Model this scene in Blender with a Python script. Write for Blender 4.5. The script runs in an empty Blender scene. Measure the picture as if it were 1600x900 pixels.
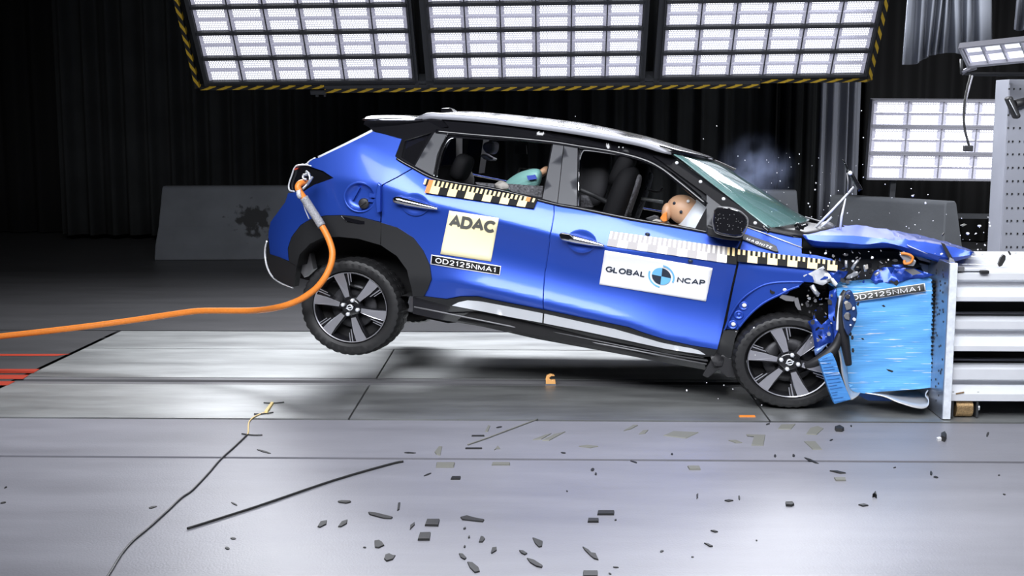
import bpy, bmesh, math, random
from mathutils import Vector, Matrix
from mathutils.geometry import delaunay_2d_cdt
random.seed(7)
R = math.radians
SC = bpy.context.scene
COL = SC.collection

# ------------------------------------------------------------------ camera
FPX = 2000.0                      # focal length in pixels of the 1600 px frame
PITCH = math.atan(282 / FPX)
YAW = math.atan(45 / FPX * math.cos(PITCH))
CAM = Vector((0, 0, 1.87))
FWD = Vector((-math.sin(YAW) * math.cos(PITCH), math.cos(YAW) * math.cos(PITCH), -math.sin(PITCH)))
RGT = Vector((math.cos(YAW), math.sin(YAW), 0))
UPV = RGT.cross(FWD)
cam = bpy.data.cameras.new('camera')
cam.sensor_width = 36; cam.lens = 36 * FPX / 1600; cam.clip_end = 100
camo = bpy.data.objects.new('camera', cam); COL.objects.link(camo)
camo.matrix_world = Matrix(((RGT.x, UPV.x, -FWD.x, CAM.x), (RGT.y, UPV.y, -FWD.y, CAM.y), (RGT.z, UPV.z, -FWD.z, CAM.z), (0, 0, 0, 1)))
SC.camera = camo

# ------------------------------------------------------------------ view, world, lights
SC.view_settings.view_transform = 'Standard'
SC.view_settings.look = 'None'
SC.view_settings.exposure = 0.0
SC.view_settings.gamma = 1.0
SC.view_settings.use_curve_mapping = False
SC.cycles.max_bounces = 6; SC.cycles.volume_bounces = 0
SC.cycles.sample_clamp_indirect = 4.0
world = bpy.data.worlds.new('world'); SC.world = world; world.use_nodes = True
world.node_tree.nodes['Background'].inputs[0].default_value = (0.5, 0.55, 0.7, 1)
world.node_tree.nodes['Background'].inputs[1].default_value = 0.012

def area(name, loc, target, sx, sy, power, color=(0.93, 0.95, 1.0), spread=180):
    l = bpy.data.lights.new(name, 'AREA'); l.shape = 'RECTANGLE'; l.size = sx; l.size_y = sy
    l.energy = power; l.color = color; l.spread = R(spread)
    o = bpy.data.objects.new(name, l); COL.objects.link(o)
    o.location = loc
    o.rotation_euler = (Vector(target) - Vector(loc)).to_track_quat('-Z', 'Y').to_euler()
    return o
LED_STRENGTH = 2.7
BANK_POWER = 225
area('ceiling_lamp', (1.1, 6.1, 5.4), (1.0, 6.0, 0), 2.4, 1.0, 44, spread=70)        # hall lamp above the crash track
area('unseen_light', (-0.9, 2.9, 5.0), (0.1, 8.2, 0.8), 8.0, 2.4, 300, spread=92)       # lamp bank on the camera side
area('unseen_light', (4.6, 4.0, 4.6), (4.4, 12.0, 1.6), 1.6, 1.0, 70, spread=70)        # added fill light, brightens the right background
area('unseen_light', (5.2, 10.2, 5.2), (4.9, 14.4, 0.8), 2.4, 0.6, 110, spread=80)       # unseen fill light added to lift the right concrete barrier
# ------------------------------------------------------------------ pixel -> place helpers
def ray(px, py):
    return (FWD * FPX + RGT * (px - 800) - UPV * (py - 450)).normalized()
def on_plane(px, py, p0, n):
    d = ray(px, py); t = (Vector(p0) - CAM).dot(n) / d.dot(n)
    return CAM + d * t
def floor_at(px, py, z=0.0): return on_plane(px, py, (0, 0, z), Vector((0, 0, 1)))
def at(px, py, Y): return on_plane(px, py, (0, Y, 0), Vector((0, 1, 0)))
def proj(p):
    d = Vector(p) - CAM; k = FPX / d.dot(FWD)
    return 800 + d.dot(RGT) * k, 450 - d.dot(UPV) * k

# ------------------------------------------------------------------ object helpers
def link(o, parent=None):
    COL.objects.link(o)
    if parent is not None: o.parent = parent
    return o
def tag(o, label=None, cat=None, group=None, kind=None):
    if label: o['label'] = label
    if cat: o['category'] = cat
    if group: o['group'] = group
    if kind: o['kind'] = kind
    return o
def empty(name, loc, label, cat, group=None, rot=None):
    o = bpy.data.objects.new(name, None); o.empty_display_size = 0.1
    o.location = loc
    if rot is not None: o.rotation_euler = rot
    link(o); return tag(o, label, cat, group)
def mesh_obj(name, verts, faces, mats, parent=None, smooth=False, mi=None):
    me = bpy.data.meshes.new(name)
    me.from_pydata([tuple(v) for v in verts], [], faces)
    for m in (mats if isinstance(mats, (list, tuple)) else [mats]): me.materials.append(m)
    if mi is not None: me.polygons.foreach_set('material_index', mi)
    if smooth: me.polygons.foreach_set('use_smooth', [True] * len(me.polygons))
    me.update()
    return link(bpy.data.objects.new(name, me), parent)
def bm_obj(name, bm, mats, parent=None, smooth=False):
    me = bpy.data.meshes.new(name); bm.to_mesh(me); bm.free()
    for m in (mats if isinstance(mats, (list, tuple)) else [mats]): me.materials.append(m)
    if smooth: me.polygons.foreach_set('use_smooth', [True] * len(me.polygons))
    return link(bpy.data.objects.new(name, me), parent)
def sharp(o, deg=35):
    o.data.polygons.foreach_set('use_smooth', [True] * len(o.data.polygons))
    bm = bmesh.new(); bm.from_mesh(o.data)
    for e in bm.edges:
        e.smooth = not (len(e.link_faces) == 2 and e.calc_face_angle(0) > R(deg))
    bm.to_mesh(o.data); bm.free()
    return o
def bevel(o, w=0.01, seg=2, deg=30):
    m = o.modifiers.new('bevel', 'BEVEL'); m.width = w; m.segments = seg; m.limit_method = 'ANGLE'; m.angle_limit = R(deg)
    return o
def subsurf(o, n=2):
    m = o.modifiers.new('sub', 'SUBSURF'); m.levels = n; m.render_levels = n
    o.data.polygons.foreach_set('use_smooth', [True] * len(o.data.polygons)); return o
def add_box(bm, c, s, rot=None, mat=0):
    r = bmesh.ops.create_cube(bm, size=1.0)
    M = Matrix.Translation(Vector(c)) @ (rot.to_4x4() if rot is not None else Matrix.Identity(4)) @ Matrix.Diagonal((s[0], s[1], s[2], 1))
    bmesh.ops.transform(bm, matrix=M, verts=r['verts'])
    for f in {f for v in r['verts'] for f in v.link_faces}: f.material_index = mat
def box_obj(name, c, s, mat, parent=None, rot=None, bv=0.0):
    bm = bmesh.new(); add_box(bm, c, s, rot)
    o = bm_obj(name, bm, mat, parent)
    if bv: bevel(o, bv)
    return o
def add_tube(bm, pts, r, n=8, cap=True, mat=0):
    pts = [Vector(p) for p in pts]; rs = r if isinstance(r, (list, tuple)) else [r] * len(pts)
    rings = []; prev = None
    for i, p in enumerate(pts):
        t = (pts[min(i + 1, len(pts) - 1)] - pts[max(i - 1, 0)]).normalized()
        if prev is None:
            a = t.orthogonal().normalized()
        else:
            a = (prev - t * prev.dot(t))
            a = a.normalized() if a.length > 1e-6 else t.orthogonal().normalized()
        prev = a; b = t.cross(a)
        rings.append([bm.verts.new(p + (a * math.cos(2 * math.pi * k / n) + b * math.sin(2 * math.pi * k / n)) * rs[i]) for k in range(n)])
    for i in range(len(rings) - 1):
        for k in range(n):
            f = bm.faces.new((rings[i][k], rings[i][(k + 1) % n], rings[i + 1][(k + 1) % n], rings[i + 1][k])); f.smooth = True; f.material_index = mat
    if cap:
        f = bm.faces.new(rings[0][::-1]); f.material_index = mat
        f = bm.faces.new(rings[-1]); f.material_index = mat
def tube_obj(name, pts, r, mat, parent=None, n=8):
    bm = bmesh.new(); add_tube(bm, pts, r, n); return bm_obj(name, bm, mat, parent)
def cr(pts, n=6, closed=False):
    """Catmull-Rom through points of any dimension"""
    out = []; P = [tuple(p) for p in pts]; m = len(P)
    for i in range(m if closed else m - 1):
        p1, p2 = P[i], P[(i + 1) % m]
        p0 = P[i - 1] if (i > 0 or closed) else p1
        p3 = P[(i + 2) % m] if (i + 2 < m or closed) else p2
        for k in range(n):
            t = k / n
            out.append(tuple(0.5 * (2 * b + (c - a) * t + (2 * a - 5 * b + 4 * c - d) * t * t + (3 * b - a - 3 * c + d) * t ** 3) for a, b, c, d in zip(p0, p1, p2, p3)))
    if not closed: out.append(P[-1])
    return out
def lerp(a, b, t): return a + (b - a) * t
def interp(xs, ys, x):
    if x <= xs[0]: i = 0
    elif x >= xs[-1]: i = len(xs) - 2
    else:
        i = 0
        while xs[i + 1] < x: i += 1
    t = (x - xs[i]) / (xs[i + 1] - xs[i])
    return ys[i] + (ys[i + 1] - ys[i]) * t
def sstep(a, b, x):
    t = max(0.0, min(1.0, (x - a) / (b - a))); return t * t * (3 - 2 * t)
def revolve(bm, prof, n=48, sx=1.0, sz=1.0, c=(0, 0, 0), mat=0, mod=None):
    """profile (radius, y) revolved round the y axis, squashed sx / sz"""
    rings = []
    for j, (r, y) in enumerate(prof):
        ring = []
        for k in range(n):
            a = 2 * math.pi * k / n
            rr = r + (mod(j, k) if mod else 0)
            ring.append(bm.verts.new((c[0] + rr * sx * math.cos(a), c[1] + y, c[2] + rr * sz * math.sin(a))))
        rings.append(ring)
    for j in range(len(rings) - 1):
        for k in range(n):
            f = bm.faces.new((rings[j][k], rings[j][(k + 1) % n], rings[j + 1][(k + 1) % n], rings[j + 1][k])); f.smooth = True; f.material_index = mat
    return rings

# ------------------------------------------------------------------ materials
def new_mat(name):
    m = bpy.data.materials.new(name); m.use_nodes = True
    nt = m.node_tree; return m, nt, nt.nodes['Principled BSDF'], nt.nodes
def mat(name, col, rough=0.5, metal=0.0, coat=0.0, emis=None, var=0.0, vscale=8.0, bump=0.0, bscale=60.0, spec=0.5, stretch=(1, 1, 1)):
    m, nt, b, N = new_mat(name)
    b.inputs['Base Color'].default_value = (*col, 1); b.inputs['Roughness'].default_value = rough
    b.inputs['Metallic'].default_value = metal; b.inputs['Coat Weight'].default_value = coat; b.inputs['Coat Roughness'].default_value = 0.08
    b.inputs['Specular IOR Level'].default_value = spec
    if emis:
        b.inputs['Emission Color'].default_value = (*emis[0], 1); b.inputs['Emission Strength'].default_value = emis[1]
    tc = N.new('ShaderNodeTexCoord'); mp = N.new('ShaderNodeMapping'); mp.inputs['Scale'].default_value = stretch
    nt.links.new(tc.outputs['Object'], mp.inputs['Vector'])
    if var:
        n = N.new('ShaderNodeTexNoise'); n.inputs['Scale'].default_value = vscale; n.inputs['Detail'].default_value = 6
        r = N.new('ShaderNodeValToRGB')
        r.color_ramp.elements[0].position = 0.3; r.color_ramp.elements[1].position = 0.7
        r.color_ramp.elements[0].color = (*[c * (1 - var) for c in col], 1); r.color_ramp.elements[1].color = (*[min(1, c * (1 + var)) for c in col], 1)
        nt.links.new(mp.outputs[0], n.inputs['Vector']); nt.links.new(n.outputs['Fac'], r.inputs[0]); nt.links.new(r.outputs[0], b.inputs['Base Color'])
    if bump:
        n = N.new('ShaderNodeTexNoise'); n.inputs['Scale'].default_value = bscale; n.inputs['Detail'].default_value = 4
        bp = N.new('ShaderNodeBump'); bp.inputs['Strength'].default_value = bump; bp.inputs['Distance'].default_value = 0.01
        nt.links.new(mp.outputs[0], n.inputs['Vector']); nt.links.new(n.outputs['Fac'], bp.inputs['Height']); nt.links.new(bp.outputs[0], b.inputs['Normal'])
    return m
M = {}
M['blue'] = mat('blue_paint', (0.022, 0.075, 0.45), 0.38, 0.5, 0.4)
M['black_gloss'] = mat('black_gloss', (0.006, 0.006, 0.008), 0.16, 0, 0.3)
M['black'] = mat('black_plastic', (0.012, 0.012, 0.014), 0.5, bump=0.05, bscale=300)
M['clad'] = mat('grey_cladding', (0.012, 0.0125, 0.014), 0.55, bump=0.05, bscale=300, spec=0.35)
M['pillar'] = mat('pillar_film', (0.048, 0.05, 0.058), 0.45)
M['rubber'] = mat('rubber', (0.009, 0.009, 0.010), 0.55, bump=0.1, bscale=200)
M['silver'] = mat('silver_paint', (0.80, 0.82, 0.86), 0.35, 0.3)
M['chrome'] = mat('chrome', (0.75, 0.76, 0.8), 0.12, 1.0)
M['alloy'] = mat('machined_alloy', (0.46, 0.46, 0.50), 0.32, 0.7)
M['alloy_dark'] = mat('dark_alloy', (0.012, 0.012, 0.014), 0.2, 0, 0.5)
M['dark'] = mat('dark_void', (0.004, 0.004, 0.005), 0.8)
M['seat'] = mat('seat_fabric', (0.005, 0.005, 0.006), 0.75, bump=0.1, spec=0.15)
M['seat_grey'] = mat('seat_mesh', (0.09, 0.09, 0.10), 0.8, var=0.8, vscale=70)
M['yellow'] = mat('sticker_yellow', (1.0, 0.90, 0.56), 0.4)
M['tape_yellow'] = mat('tape_yellow', (0.95, 0.72, 0.33), 0.4)
M['tape_black'] = mat('tape_black', (0.008, 0.008, 0.008), 0.6, spec=0.15)
M['tape_glare_grey'] = mat('tape_glare_grey', (0.30, 0.28, 0.28), 0.4)
M['tape_glare_white'] = mat('tape_glare_white', (0.85, 0.80, 0.74), 0.4)  # pale pair for the yellow and black tape, glare put into the colour
M['orange'] = mat('orange_tape', (0.72, 0.22, 0.03), 0.5)
M['white'] = mat('white_vinyl', (0.9, 0.9, 0.92), 0.4)
M['ink'] = mat('dark_ink', (0.02, 0.03, 0.05), 0.5)
M['ink_grey'] = mat('grey_ink', (0.10, 0.10, 0.09), 0.5)
M['logo_blue'] = mat('logo_blue', (0.16, 0.48, 0.80), 0.5)
M['cable'] = mat('orange_cable', (0.85, 0.25, 0.035), 0.45, var=0.08, vscale=90, bump=0.1)
M['braid'] = mat('braided_sleeve', (0.32, 0.32, 0.34), 0.5, var=0.5, vscale=160, bump=0.4, bscale=220)
M['steel'] = mat('steel_plate', (0.34, 0.37, 0.43), 0.30, 0.75, var=0.12, vscale=14, bump=0.05, bscale=120)
M['alu'] = mat('aluminium_beam', (0.80, 0.82, 0.86), 0.35, 0.25, var=0.04, vscale=5)
M['plate_edge'] = mat('painted_plate_edge', (0.70, 0.74, 0.80), 0.5, var=0.12, vscale=30)
M['brass'] = mat('brass', (0.45, 0.30, 0.15), 0.35, 0.7, var=0.4, vscale=150)
M['concrete'] = mat('barrier_concrete', (0.10, 0.107, 0.118), 0.9, var=0.12, vscale=3, bump=0.15, bscale=40)
M['cabinet'] = mat('grey_cabinet', (0.24, 0.25, 0.29), 0.5, var=0.06, vscale=4)
M['grey_fabric'] = mat('grey_fabric', (0.20, 0.215, 0.25), 0.85, bump=0.08, bscale=200)
M['rail'] = mat('rail_silver', (0.20, 0.205, 0.23), 0.4, 0.3)
M['strip_grey'] = mat('dark_grey_fabric', (0.17, 0.18, 0.21), 0.85)
M['curtain'] = mat('black_curtain', (0.020, 0.022, 0.023), 0.95, var=0.25, vscale=2)
M['frame'] = mat('lamp_frame', (0.03, 0.032, 0.036), 0.5)
M['frame_grey'] = mat('lamp_frame_grey', (0.30, 0.30, 0.34), 0.4, 0.5)
M['wall'] = mat('hall_wall', (0.005, 0.005, 0.0055), 0.9, var=0.2, vscale=1.5)
M['skin'] = mat('dummy_vinyl', (0.56, 0.33, 0.20), 0.45)
M['teal'] = mat('dummy_teal', (0.22, 0.45, 0.42), 0.4)
M['suit'] = mat('dummy_beige', (0.38, 0.36, 0.33), 0.6)
M['airbag'] = mat('airbag_cloth', (0.72, 0.76, 0.82), 0.85, bump=0.2, bscale=25)
M['marker_blue'] = mat('marker_blue', (0.03, 0.06, 0.38), 0.6)
M['red'] = mat('red_paint', (0.35, 0.03, 0.01), 0.5)
M['scrap'] = mat('dark_scrap', (0.014, 0.014, 0.014), 0.6)
M['scrap_grey'] = mat('grey_scrap', (0.16, 0.16, 0.14), 0.6)
M['fleck'] = mat('white_fragment', (0.8, 0.8, 0.82), 0.4)
M['wire'] = mat('dark_wire', (0.02, 0.02, 0.02), 0.5)
M['stick_yellow'] = mat('yellow_stick', (0.75, 0.58, 0.22), 0.5)
M['bare_metal'] = mat('crushed_metal', (0.6, 0.62, 0.66), 0.3, 0.7)
M['engine'] = mat('engine_dark', (0.045, 0.045, 0.05), 0.45, 0.3)
M['engine_grey'] = mat('engine_grey', (0.18, 0.18, 0.19), 0.42, 0.3)
M['mirror'] = mat('mirror_cap', (0.008, 0.008, 0.01), 0.18, 0, 0.5)

def honeycomb_mat(name, direction, col=(0.12, 0.40, 0.84)):
    m, nt, b, N = new_mat(name)
    b.inputs['Roughness'].default_value = 0.6; b.inputs['Metallic'].default_value = 0.0
    tc = N.new('ShaderNodeTexCoord'); mp = N.new('ShaderNodeMapping'); mp.inputs['Rotation'].default_value = (0, direction, 0); mp.inputs['Scale'].default_value = (1.3, 1, 34)
    n = N.new('ShaderNodeTexNoise'); n.inputs['Scale'].default_value = 3.2; n.inputs['Detail'].default_value = 5
    r = N.new('ShaderNodeValToRGB'); e = r.color_ramp.elements
    e[0].position = 0.28; e[0].color = (col[0] * 0.4, col[1] * 0.6, col[2] * 0.8, 1)
    e[1].position = 0.36; e[1].color = (*col, 1)
    x = e.new(0.62); x.color = (*[min(1, c * 1.05) for c in col], 1); x = e.new(0.66); x.color = (0.72, 0.78, 0.85, 1)
    bp = N.new('ShaderNodeBump'); bp.inputs['Strength'].default_value = 0.3; bp.inputs['Distance'].default_value = 0.01
    nt.links.new(tc.outputs['Object'], mp.inputs[0]); nt.links.new(mp.outputs[0], n.inputs['Vector']); nt.links.new(n.outputs['Fac'], r.inputs[0])
    nt.links.new(r.outputs[0], b.inputs['Base Color']); nt.links.new(n.outputs['Fac'], bp.inputs['Height']); nt.links.new(bp.outputs[0], b.inputs['Normal'])
    return m
M['honey'] = honeycomb_mat('honeycomb_blue', R(-7), (0.12, 0.40, 0.82))
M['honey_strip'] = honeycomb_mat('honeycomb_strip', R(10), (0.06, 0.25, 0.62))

def floor_mat(name, col, rough, bump, var=0.12, spec=0.5, metal=0.0):
    m, nt, b, N = new_mat(name)
    b.inputs['Specular IOR Level'].default_value = spec; b.inputs['Metallic'].default_value = metal
    tc = N.new('ShaderNodeTexCoord')
    mp = N.new('ShaderNodeMapping'); mp.inputs['Scale'].default_value = (0.35, 1.6, 1)
    n = N.new('ShaderNodeTexNoise'); n.inputs['Scale'].default_value = 2.6; n.inputs['Detail'].default_value = 9; n.inputs['Roughness'].default_value = 0.65
    r = N.new('ShaderNodeValToRGB'); r.color_ramp.elements[0].position = 0.32; r.color_ramp.elements[1].position = 0.7
    r.color_ramp.elements[0].color = (*[c * (1 - var) for c in col], 1); r.color_ramp.elements[1].color = (*[c * (1 + var) for c in col], 1)
    rr = N.new('ShaderNodeMapRange'); rr.inputs['To Min'].default_value = rough - 0.07; rr.inputs['To Max'].default_value = rough + 0.1
    g = N.new('ShaderNodeTexNoise'); g.inputs['Scale'].default_value = 95; g.inputs['Detail'].default_value = 3
    bp = N.new('ShaderNodeBump'); bp.inputs['Strength'].default_value = bump; bp.inputs['Distance'].default_value = 0.004
    L = nt.links.new
    L(tc.outputs['Object'], mp.inputs[0]); L(mp.outputs[0], n.inputs['Vector']); L(n.outputs['Fac'], r.inputs[0]); L(r.outputs[0], b.inputs['Base Color'])
    L(n.outputs['Fac'], rr.inputs['Value']); L(rr.outputs[0], b.inputs['Roughness'])
    L(tc.outputs['Object'], g.inputs['Vector']); L(g.outputs['Fac'], bp.inputs['Height']); L(bp.outputs[0], b.inputs['Normal'])
    return m
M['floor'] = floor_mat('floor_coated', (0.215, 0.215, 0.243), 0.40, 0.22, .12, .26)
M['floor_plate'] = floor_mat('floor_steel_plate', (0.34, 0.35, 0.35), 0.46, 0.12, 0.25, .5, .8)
M['floor_far_dim'] = floor_mat('floor_far_dim', (0.055, 0.055, 0.058), 0.4, 0.2)  # weaker light on the far floor is put into this darker colour

def led_mat():
    m, nt, b, N = new_mat('led_lens'); L = nt.links.new
    b.inputs['Base Color'].default_value = (0.5, 0.5, 0.55, 1); b.inputs['Roughness'].default_value = 0.2
    tc = N.new('ShaderNodeTexCoord'); sp = N.new('ShaderNodeSeparateXYZ'); L(tc.outputs['UV'], sp.inputs[0])
    def mth(op, a, bb=None, c=None):
        n = N.new('ShaderNodeMath'); n.operation = op
        for i, v in enumerate((a, bb, c)):
            if v is None: continue
            if isinstance(v, (int, float)): n.inputs[i].default_value = v
            else: L(v, n.inputs[i])
        return n.outputs[0]
    vy = mth('MULTIPLY', sp.outputs['Y'], 4.0); row = mth('FLOOR', vy)
    off = mth('MULTIPLY', mth('MODULO', row, 2.0), 0.5)
    fx = mth('SUBTRACT', mth('FRACT', mth('ADD', mth('MULTIPLY', sp.outputs['X'], 11.0), off)), 0.5)
    fy = mth('SUBTRACT', mth('FRACT', vy), 0.5)
    d = mth('SQRT', mth('ADD', mth('MULTIPLY', fx, fx), mth('MULTIPLY', fy, fy)))
    mr = N.new('ShaderNodeMapRange'); mr.inputs['From Min'].default_value = 0.42; mr.inputs['From Max'].default_value = 0.26
    mr.inputs['To Min'].default_value = 0.36; mr.inputs['To Max'].default_value = LED_STRENGTH; L(d, mr.inputs['Value'])
    b.inputs['Emission Color'].default_value = (0.90, 0.92, 1.0, 1); L(mr.outputs[0], b.inputs['Emission Strength'])
    return m
M['led'] = led_mat()
M['led_rim'] = mat('led_reflector', (0.45, 0.45, 0.52), 0.3, 0.2, emis=((0.8, 0.8, 1.0), 0.22))

def hazard_mat():
    m, nt, b, N = new_mat('hazard_tape'); L = nt.links.new
    tc = N.new('ShaderNodeTexCoord'); sp = N.new('ShaderNodeSeparateXYZ'); L(tc.outputs['UV'], sp.inputs[0])
    a = N.new('ShaderNodeMath'); a.operation = 'FRACT'; L(sp.outputs['X'], a.inputs[0])
    c = N.new('ShaderNodeMath'); c.operation = 'GREATER_THAN'; c.inputs[1].default_value = 0.45; L(a.outputs[0], c.inputs[0])
    mx = N.new('ShaderNodeMix'); mx.data_type = 'RGBA'; mx.inputs['A'].default_value = (0.50, 0.32, 0.02, 1); mx.inputs['B'].default_value = (0.01, 0.01, 0.01, 1)
    L(c.outputs[0], mx.inputs['Factor']); L(mx.outputs['Result'], b.inputs['Base Color']); b.inputs['Roughness'].default_value = 0.5
    return m
M['hazard'] = hazard_mat()

def glass_mat(name, col, alpha, rough=0.03):
    m, nt, b, N = new_mat(name); L = nt.links.new
    b.inputs['Base Color'].default_value = (*col, 1); b.inputs['Roughness'].default_value = rough; b.inputs['Alpha'].default_value = alpha
    b.inputs['Coat Weight'].default_value = 1.0; b.inputs['Coat Roughness'].default_value = 0.02
    return m
M['windscreen'] = glass_mat('windscreen_glass', (0.16, 0.32, 0.31), 0.62, 0.08)
M['tint'] = glass_mat('tinted_glass', (0.01, 0.01, 0.012), 0.75)
M['clear'] = glass_mat('clear_glass', (0.05, 0.06, 0.06), 0.10)

# ------------------------------------------------------------------ setting
def slab(x0, x1, y0, y1, z=0.0, t=0.08):
    return (Vector(((x0 + x1) / 2, (y0 + y1) / 2, z - t / 2)), (x1 - x0, y1 - y0, t))
def fy(py, px=845): return floor_at(px, py).y
Y5, Y4, Y2, Y1 = fy(718), fy(657), fy(547), fy(519)
YR0, YR1 = fy(603), fy(592)
G = 0.018
def floor_piece(name, rects, m, t=0.08):
    bm = bmesh.new()
    for (x0, x1, y0, y1) in rects:
        c, s = slab(x0, x1, y0, y1, 0, t); add_box(bm, c, s)
    o = bm_obj(name, bm, m); tag(o, kind='structure'); return o
XS = floor_at(592, 585).x; XS2 = floor_at(560, 630).x
XL0, XL1 = floor_at(180, 520), floor_at(0, 605)
floor_piece('floor', [(-9, 9, -3, Y5 - G), (-9, 9, Y5 + G, Y4 - G)], M['floor'])
XB = (XL0.x + XL1.x) / 2
# the plated track strip, its left end is cut along the slanted border
def strip(y0, y1, joints):
    def xl(y): return lerp(XL1.x, XL0.x, (y - XL1.y) / (XL0.y - XL1.y))
    xs = joints + [9.0]; vs = []; fs = []
    bm = bmesh.new(); a = None
    for j in range(len(xs)):
        l0, l1 = (xl(y0) + .02, xl(y1) + .02) if j == 0 else (xs[j - 1] + .006,) * 2
        r_ = xs[j] - .006
        q = [(l0, y0), (r_, y0), (r_, y1), (l1, y1)]
        top = [bm.verts.new((x, y, 0)) for x, y in q]; bot = [bm.verts.new((x, y, -.08)) for x, y in q]
        bm.faces.new(top)
        for k in range(4): bm.faces.new((top[k], bot[k], bot[(k + 1) % 4], top[(k + 1) % 4]))
    return bm
XT = floor_at(1190, 640).x
tag(bm_obj('floor', strip(Y4 + G, YR0, [XS2, XT]), M['floor_plate']), kind='structure')
tag(bm_obj('floor', strip(YR1, Y2 - .008, [XS]), M['floor_plate']), kind='structure')
tag(bm_obj('floor', strip(Y2 + .008, Y1 - G, [XS + 3.1]), M['floor_plate']), kind='structure')
floor_piece('floor', [(-14, 9, Y1 + G, 24)], M['floor_far_dim'])
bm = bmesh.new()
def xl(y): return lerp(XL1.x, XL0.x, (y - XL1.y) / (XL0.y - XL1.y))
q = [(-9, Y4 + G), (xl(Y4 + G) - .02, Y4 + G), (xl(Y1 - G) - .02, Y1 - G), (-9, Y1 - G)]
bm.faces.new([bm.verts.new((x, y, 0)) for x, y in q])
tag(bm_obj('floor', bm, M['floor_far_dim']), kind='structure')
floor_piece('floor', [(-14, 14, -3, 24)], M['dark']).location.z = -0.06
# guide rail in the slot
bm = bmesh.new(); yc = (YR0 + YR1) / 2; hw = (YR1 - YR0) / 2
for dy in (-0.62, 0.62): add_box(bm, (1.5, yc + dy * hw, -.012), (14.2, hw * .55, .02))
tag(bm_obj('trim_1', bm, M['engine_grey']), kind='structure')
tag(box_obj('wall_back', (0, 21, 3), (30, .2, 6.4), M['wall']), kind='structure')
tag(box_obj('wall_left', (-11, 9, 3), (.2, 24, 6.4), M['wall']), kind='structure')
tag(box_obj('wall_right', (9.1, 9, 3), (.2, 24, 6.4), M['wall']), kind='structure')
tag(box_obj('ceiling', (-1, 9, 6.3), (21, 24.4, .2), M['wall']), kind='structure')
# red floor marks left of the track
for i, (a, b_) in enumerate((((553, 110), (556, 90)), ((576.5, 62), (583, 52)), ((585.5, 46), (592, 36)), ((595.5, 24), (602, 12)))):
    (ya, xa), (yb, xb) = a, b_
    p = [floor_at(-60, ya, .002), floor_at(xa, ya, .002), floor_at(xb, yb, .002), floor_at(-60, yb, .002)]
    tag(mesh_obj('trim_%d' % (i + 2), p, [(3, 2, 1, 0)], M['red']), kind='structure')
# ------------------------------------------------------------------ car frame
CYAW, CROLL = R(11), R(2)
EW = Vector((math.sin(CYAW) * math.cos(CROLL), math.cos(CYAW) * math.cos(CROLL), -math.sin(CROLL)))
G0 = floor_at(1238, 640)
FH = on_plane(1234, 566, G0, EW); RH = on_plane(547, 480.4, G0, EW)
EX = (FH - RH).normalized(); EZ = EX.cross(EW).normalized()
ORG = FH - EZ * 0.30
CARM = Matrix(((EX.x, EW.x, EZ.x, ORG.x), (EX.y, EW.y, EZ.y, ORG.y), (EX.z, EW.z, EZ.z, ORG.z), (0, 0, 0, 1)))
CINV = CARM.inverted()
CW = 1.66                                   # body width
car = empty('car', (0, 0, 0), 'blue five-door car with crushed front and raised rear wheels hitting the barrier', 'car')
car.matrix_world = CARM
def cp(px, py, w=0.0):
    """pixel -> car-local point on the plane lateral = w"""
    return CINV @ on_plane(px, py, ORG + EW * w, EW)
def line_uv(pts, w=0.02):
    q = [cp(x, y, w) for x, y in pts]; return [p.x for p in q], [p.z for p in q]
VS = line_uv([(440, 262), (520, 279), (600, 291), (690, 322), (780, 348), (865, 370), (950, 392), (1150, 412), (1300, 425)])
VB = line_uv([(440, 200), (560, 226), (620, 247), (680, 279), (780, 297), (866, 319), (985, 343), (1105, 364), (1253, 386), (1320, 396)], .05)
VL = line_uv([(440, 405), (560, 430), (705, 440), (850, 474), (985, 507), (1040, 528), (1121, 545), (1300, 590)])
UR = cp(455, 330).x; UQ = cp(625, 300).x; UREND = cp(415, 400).x
def W(u, v):
    return sum(W0(u, v + d) for d in (-.018, -.009, 0, .009, .018)) / 5
def W0(u, v):
    vs, vb, vl = interp(*VS, u), interp(*VB, u), interp(*VL, u)
    lo = sstep(cp(672, 440).x, cp(760, 450).x, u) * (1 - sstep(cp(1118, 520).x, cp(1150, 520).x, u))
    if v >= vb: w = 0.078 + 0.52 * (v - vb)
    elif v >= vs:
        t = (v - vs) / (vb - vs); w = 0.078 * (0.75 * t + 0.25 * t * t)
    else:
        t = (v - vs) / (vl - vs)
        if t <= 1:
            w = (0.012 + 0.042 * lo) * math.sin(math.pi * min(1, t) ** 0.9)
        else:
            w = 0.55 * (vl - v) * (0.25 + 0.75 * lo)
    if u < UQ: w += 0.20 * (UQ - u) ** 2
    if u < UR + 0.10:
        w += 0.9 * (UR + 0.10 - u) ** 2
    return w
def sp(px, py, off=0.0):
    """pixel -> car-local point on the body side surface (off > 0 stands proud of it)"""
    w = 0.02
    for _ in range(6):
        p = cp(px, py, w); w = W(p.x, p.z) - off
    return Vector((p.x, w, p.z))
def pip(x, y, poly):
    c = False; j = len(poly) - 1
    for i in range(len(poly)):
        if (poly[i][1] > y) != (poly[j][1] > y) and x < (poly[j][0] - poly[i][0]) * (y - poly[i][1]) / (poly[j][1] - poly[i][1]) + poly[i][0]: c = not c
        j = i
    return c
def resample(poly, d):
    out = []
    for i, a in enumerate(poly):
        b = poly[(i + 1) % len(poly)]; L = math.dist(a, b); n = max(1, int(math.ceil(L / d)))
        for k in range(n): out.append((lerp(a[0], b[0], k / n), lerp(a[1], b[1], k / n)))
    return out
def area2(p): return sum(p[i][0] * p[(i + 1) % len(p)][1] - p[(i + 1) % len(p)][0] * p[i][1] for i in range(len(p))) / 2
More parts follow.
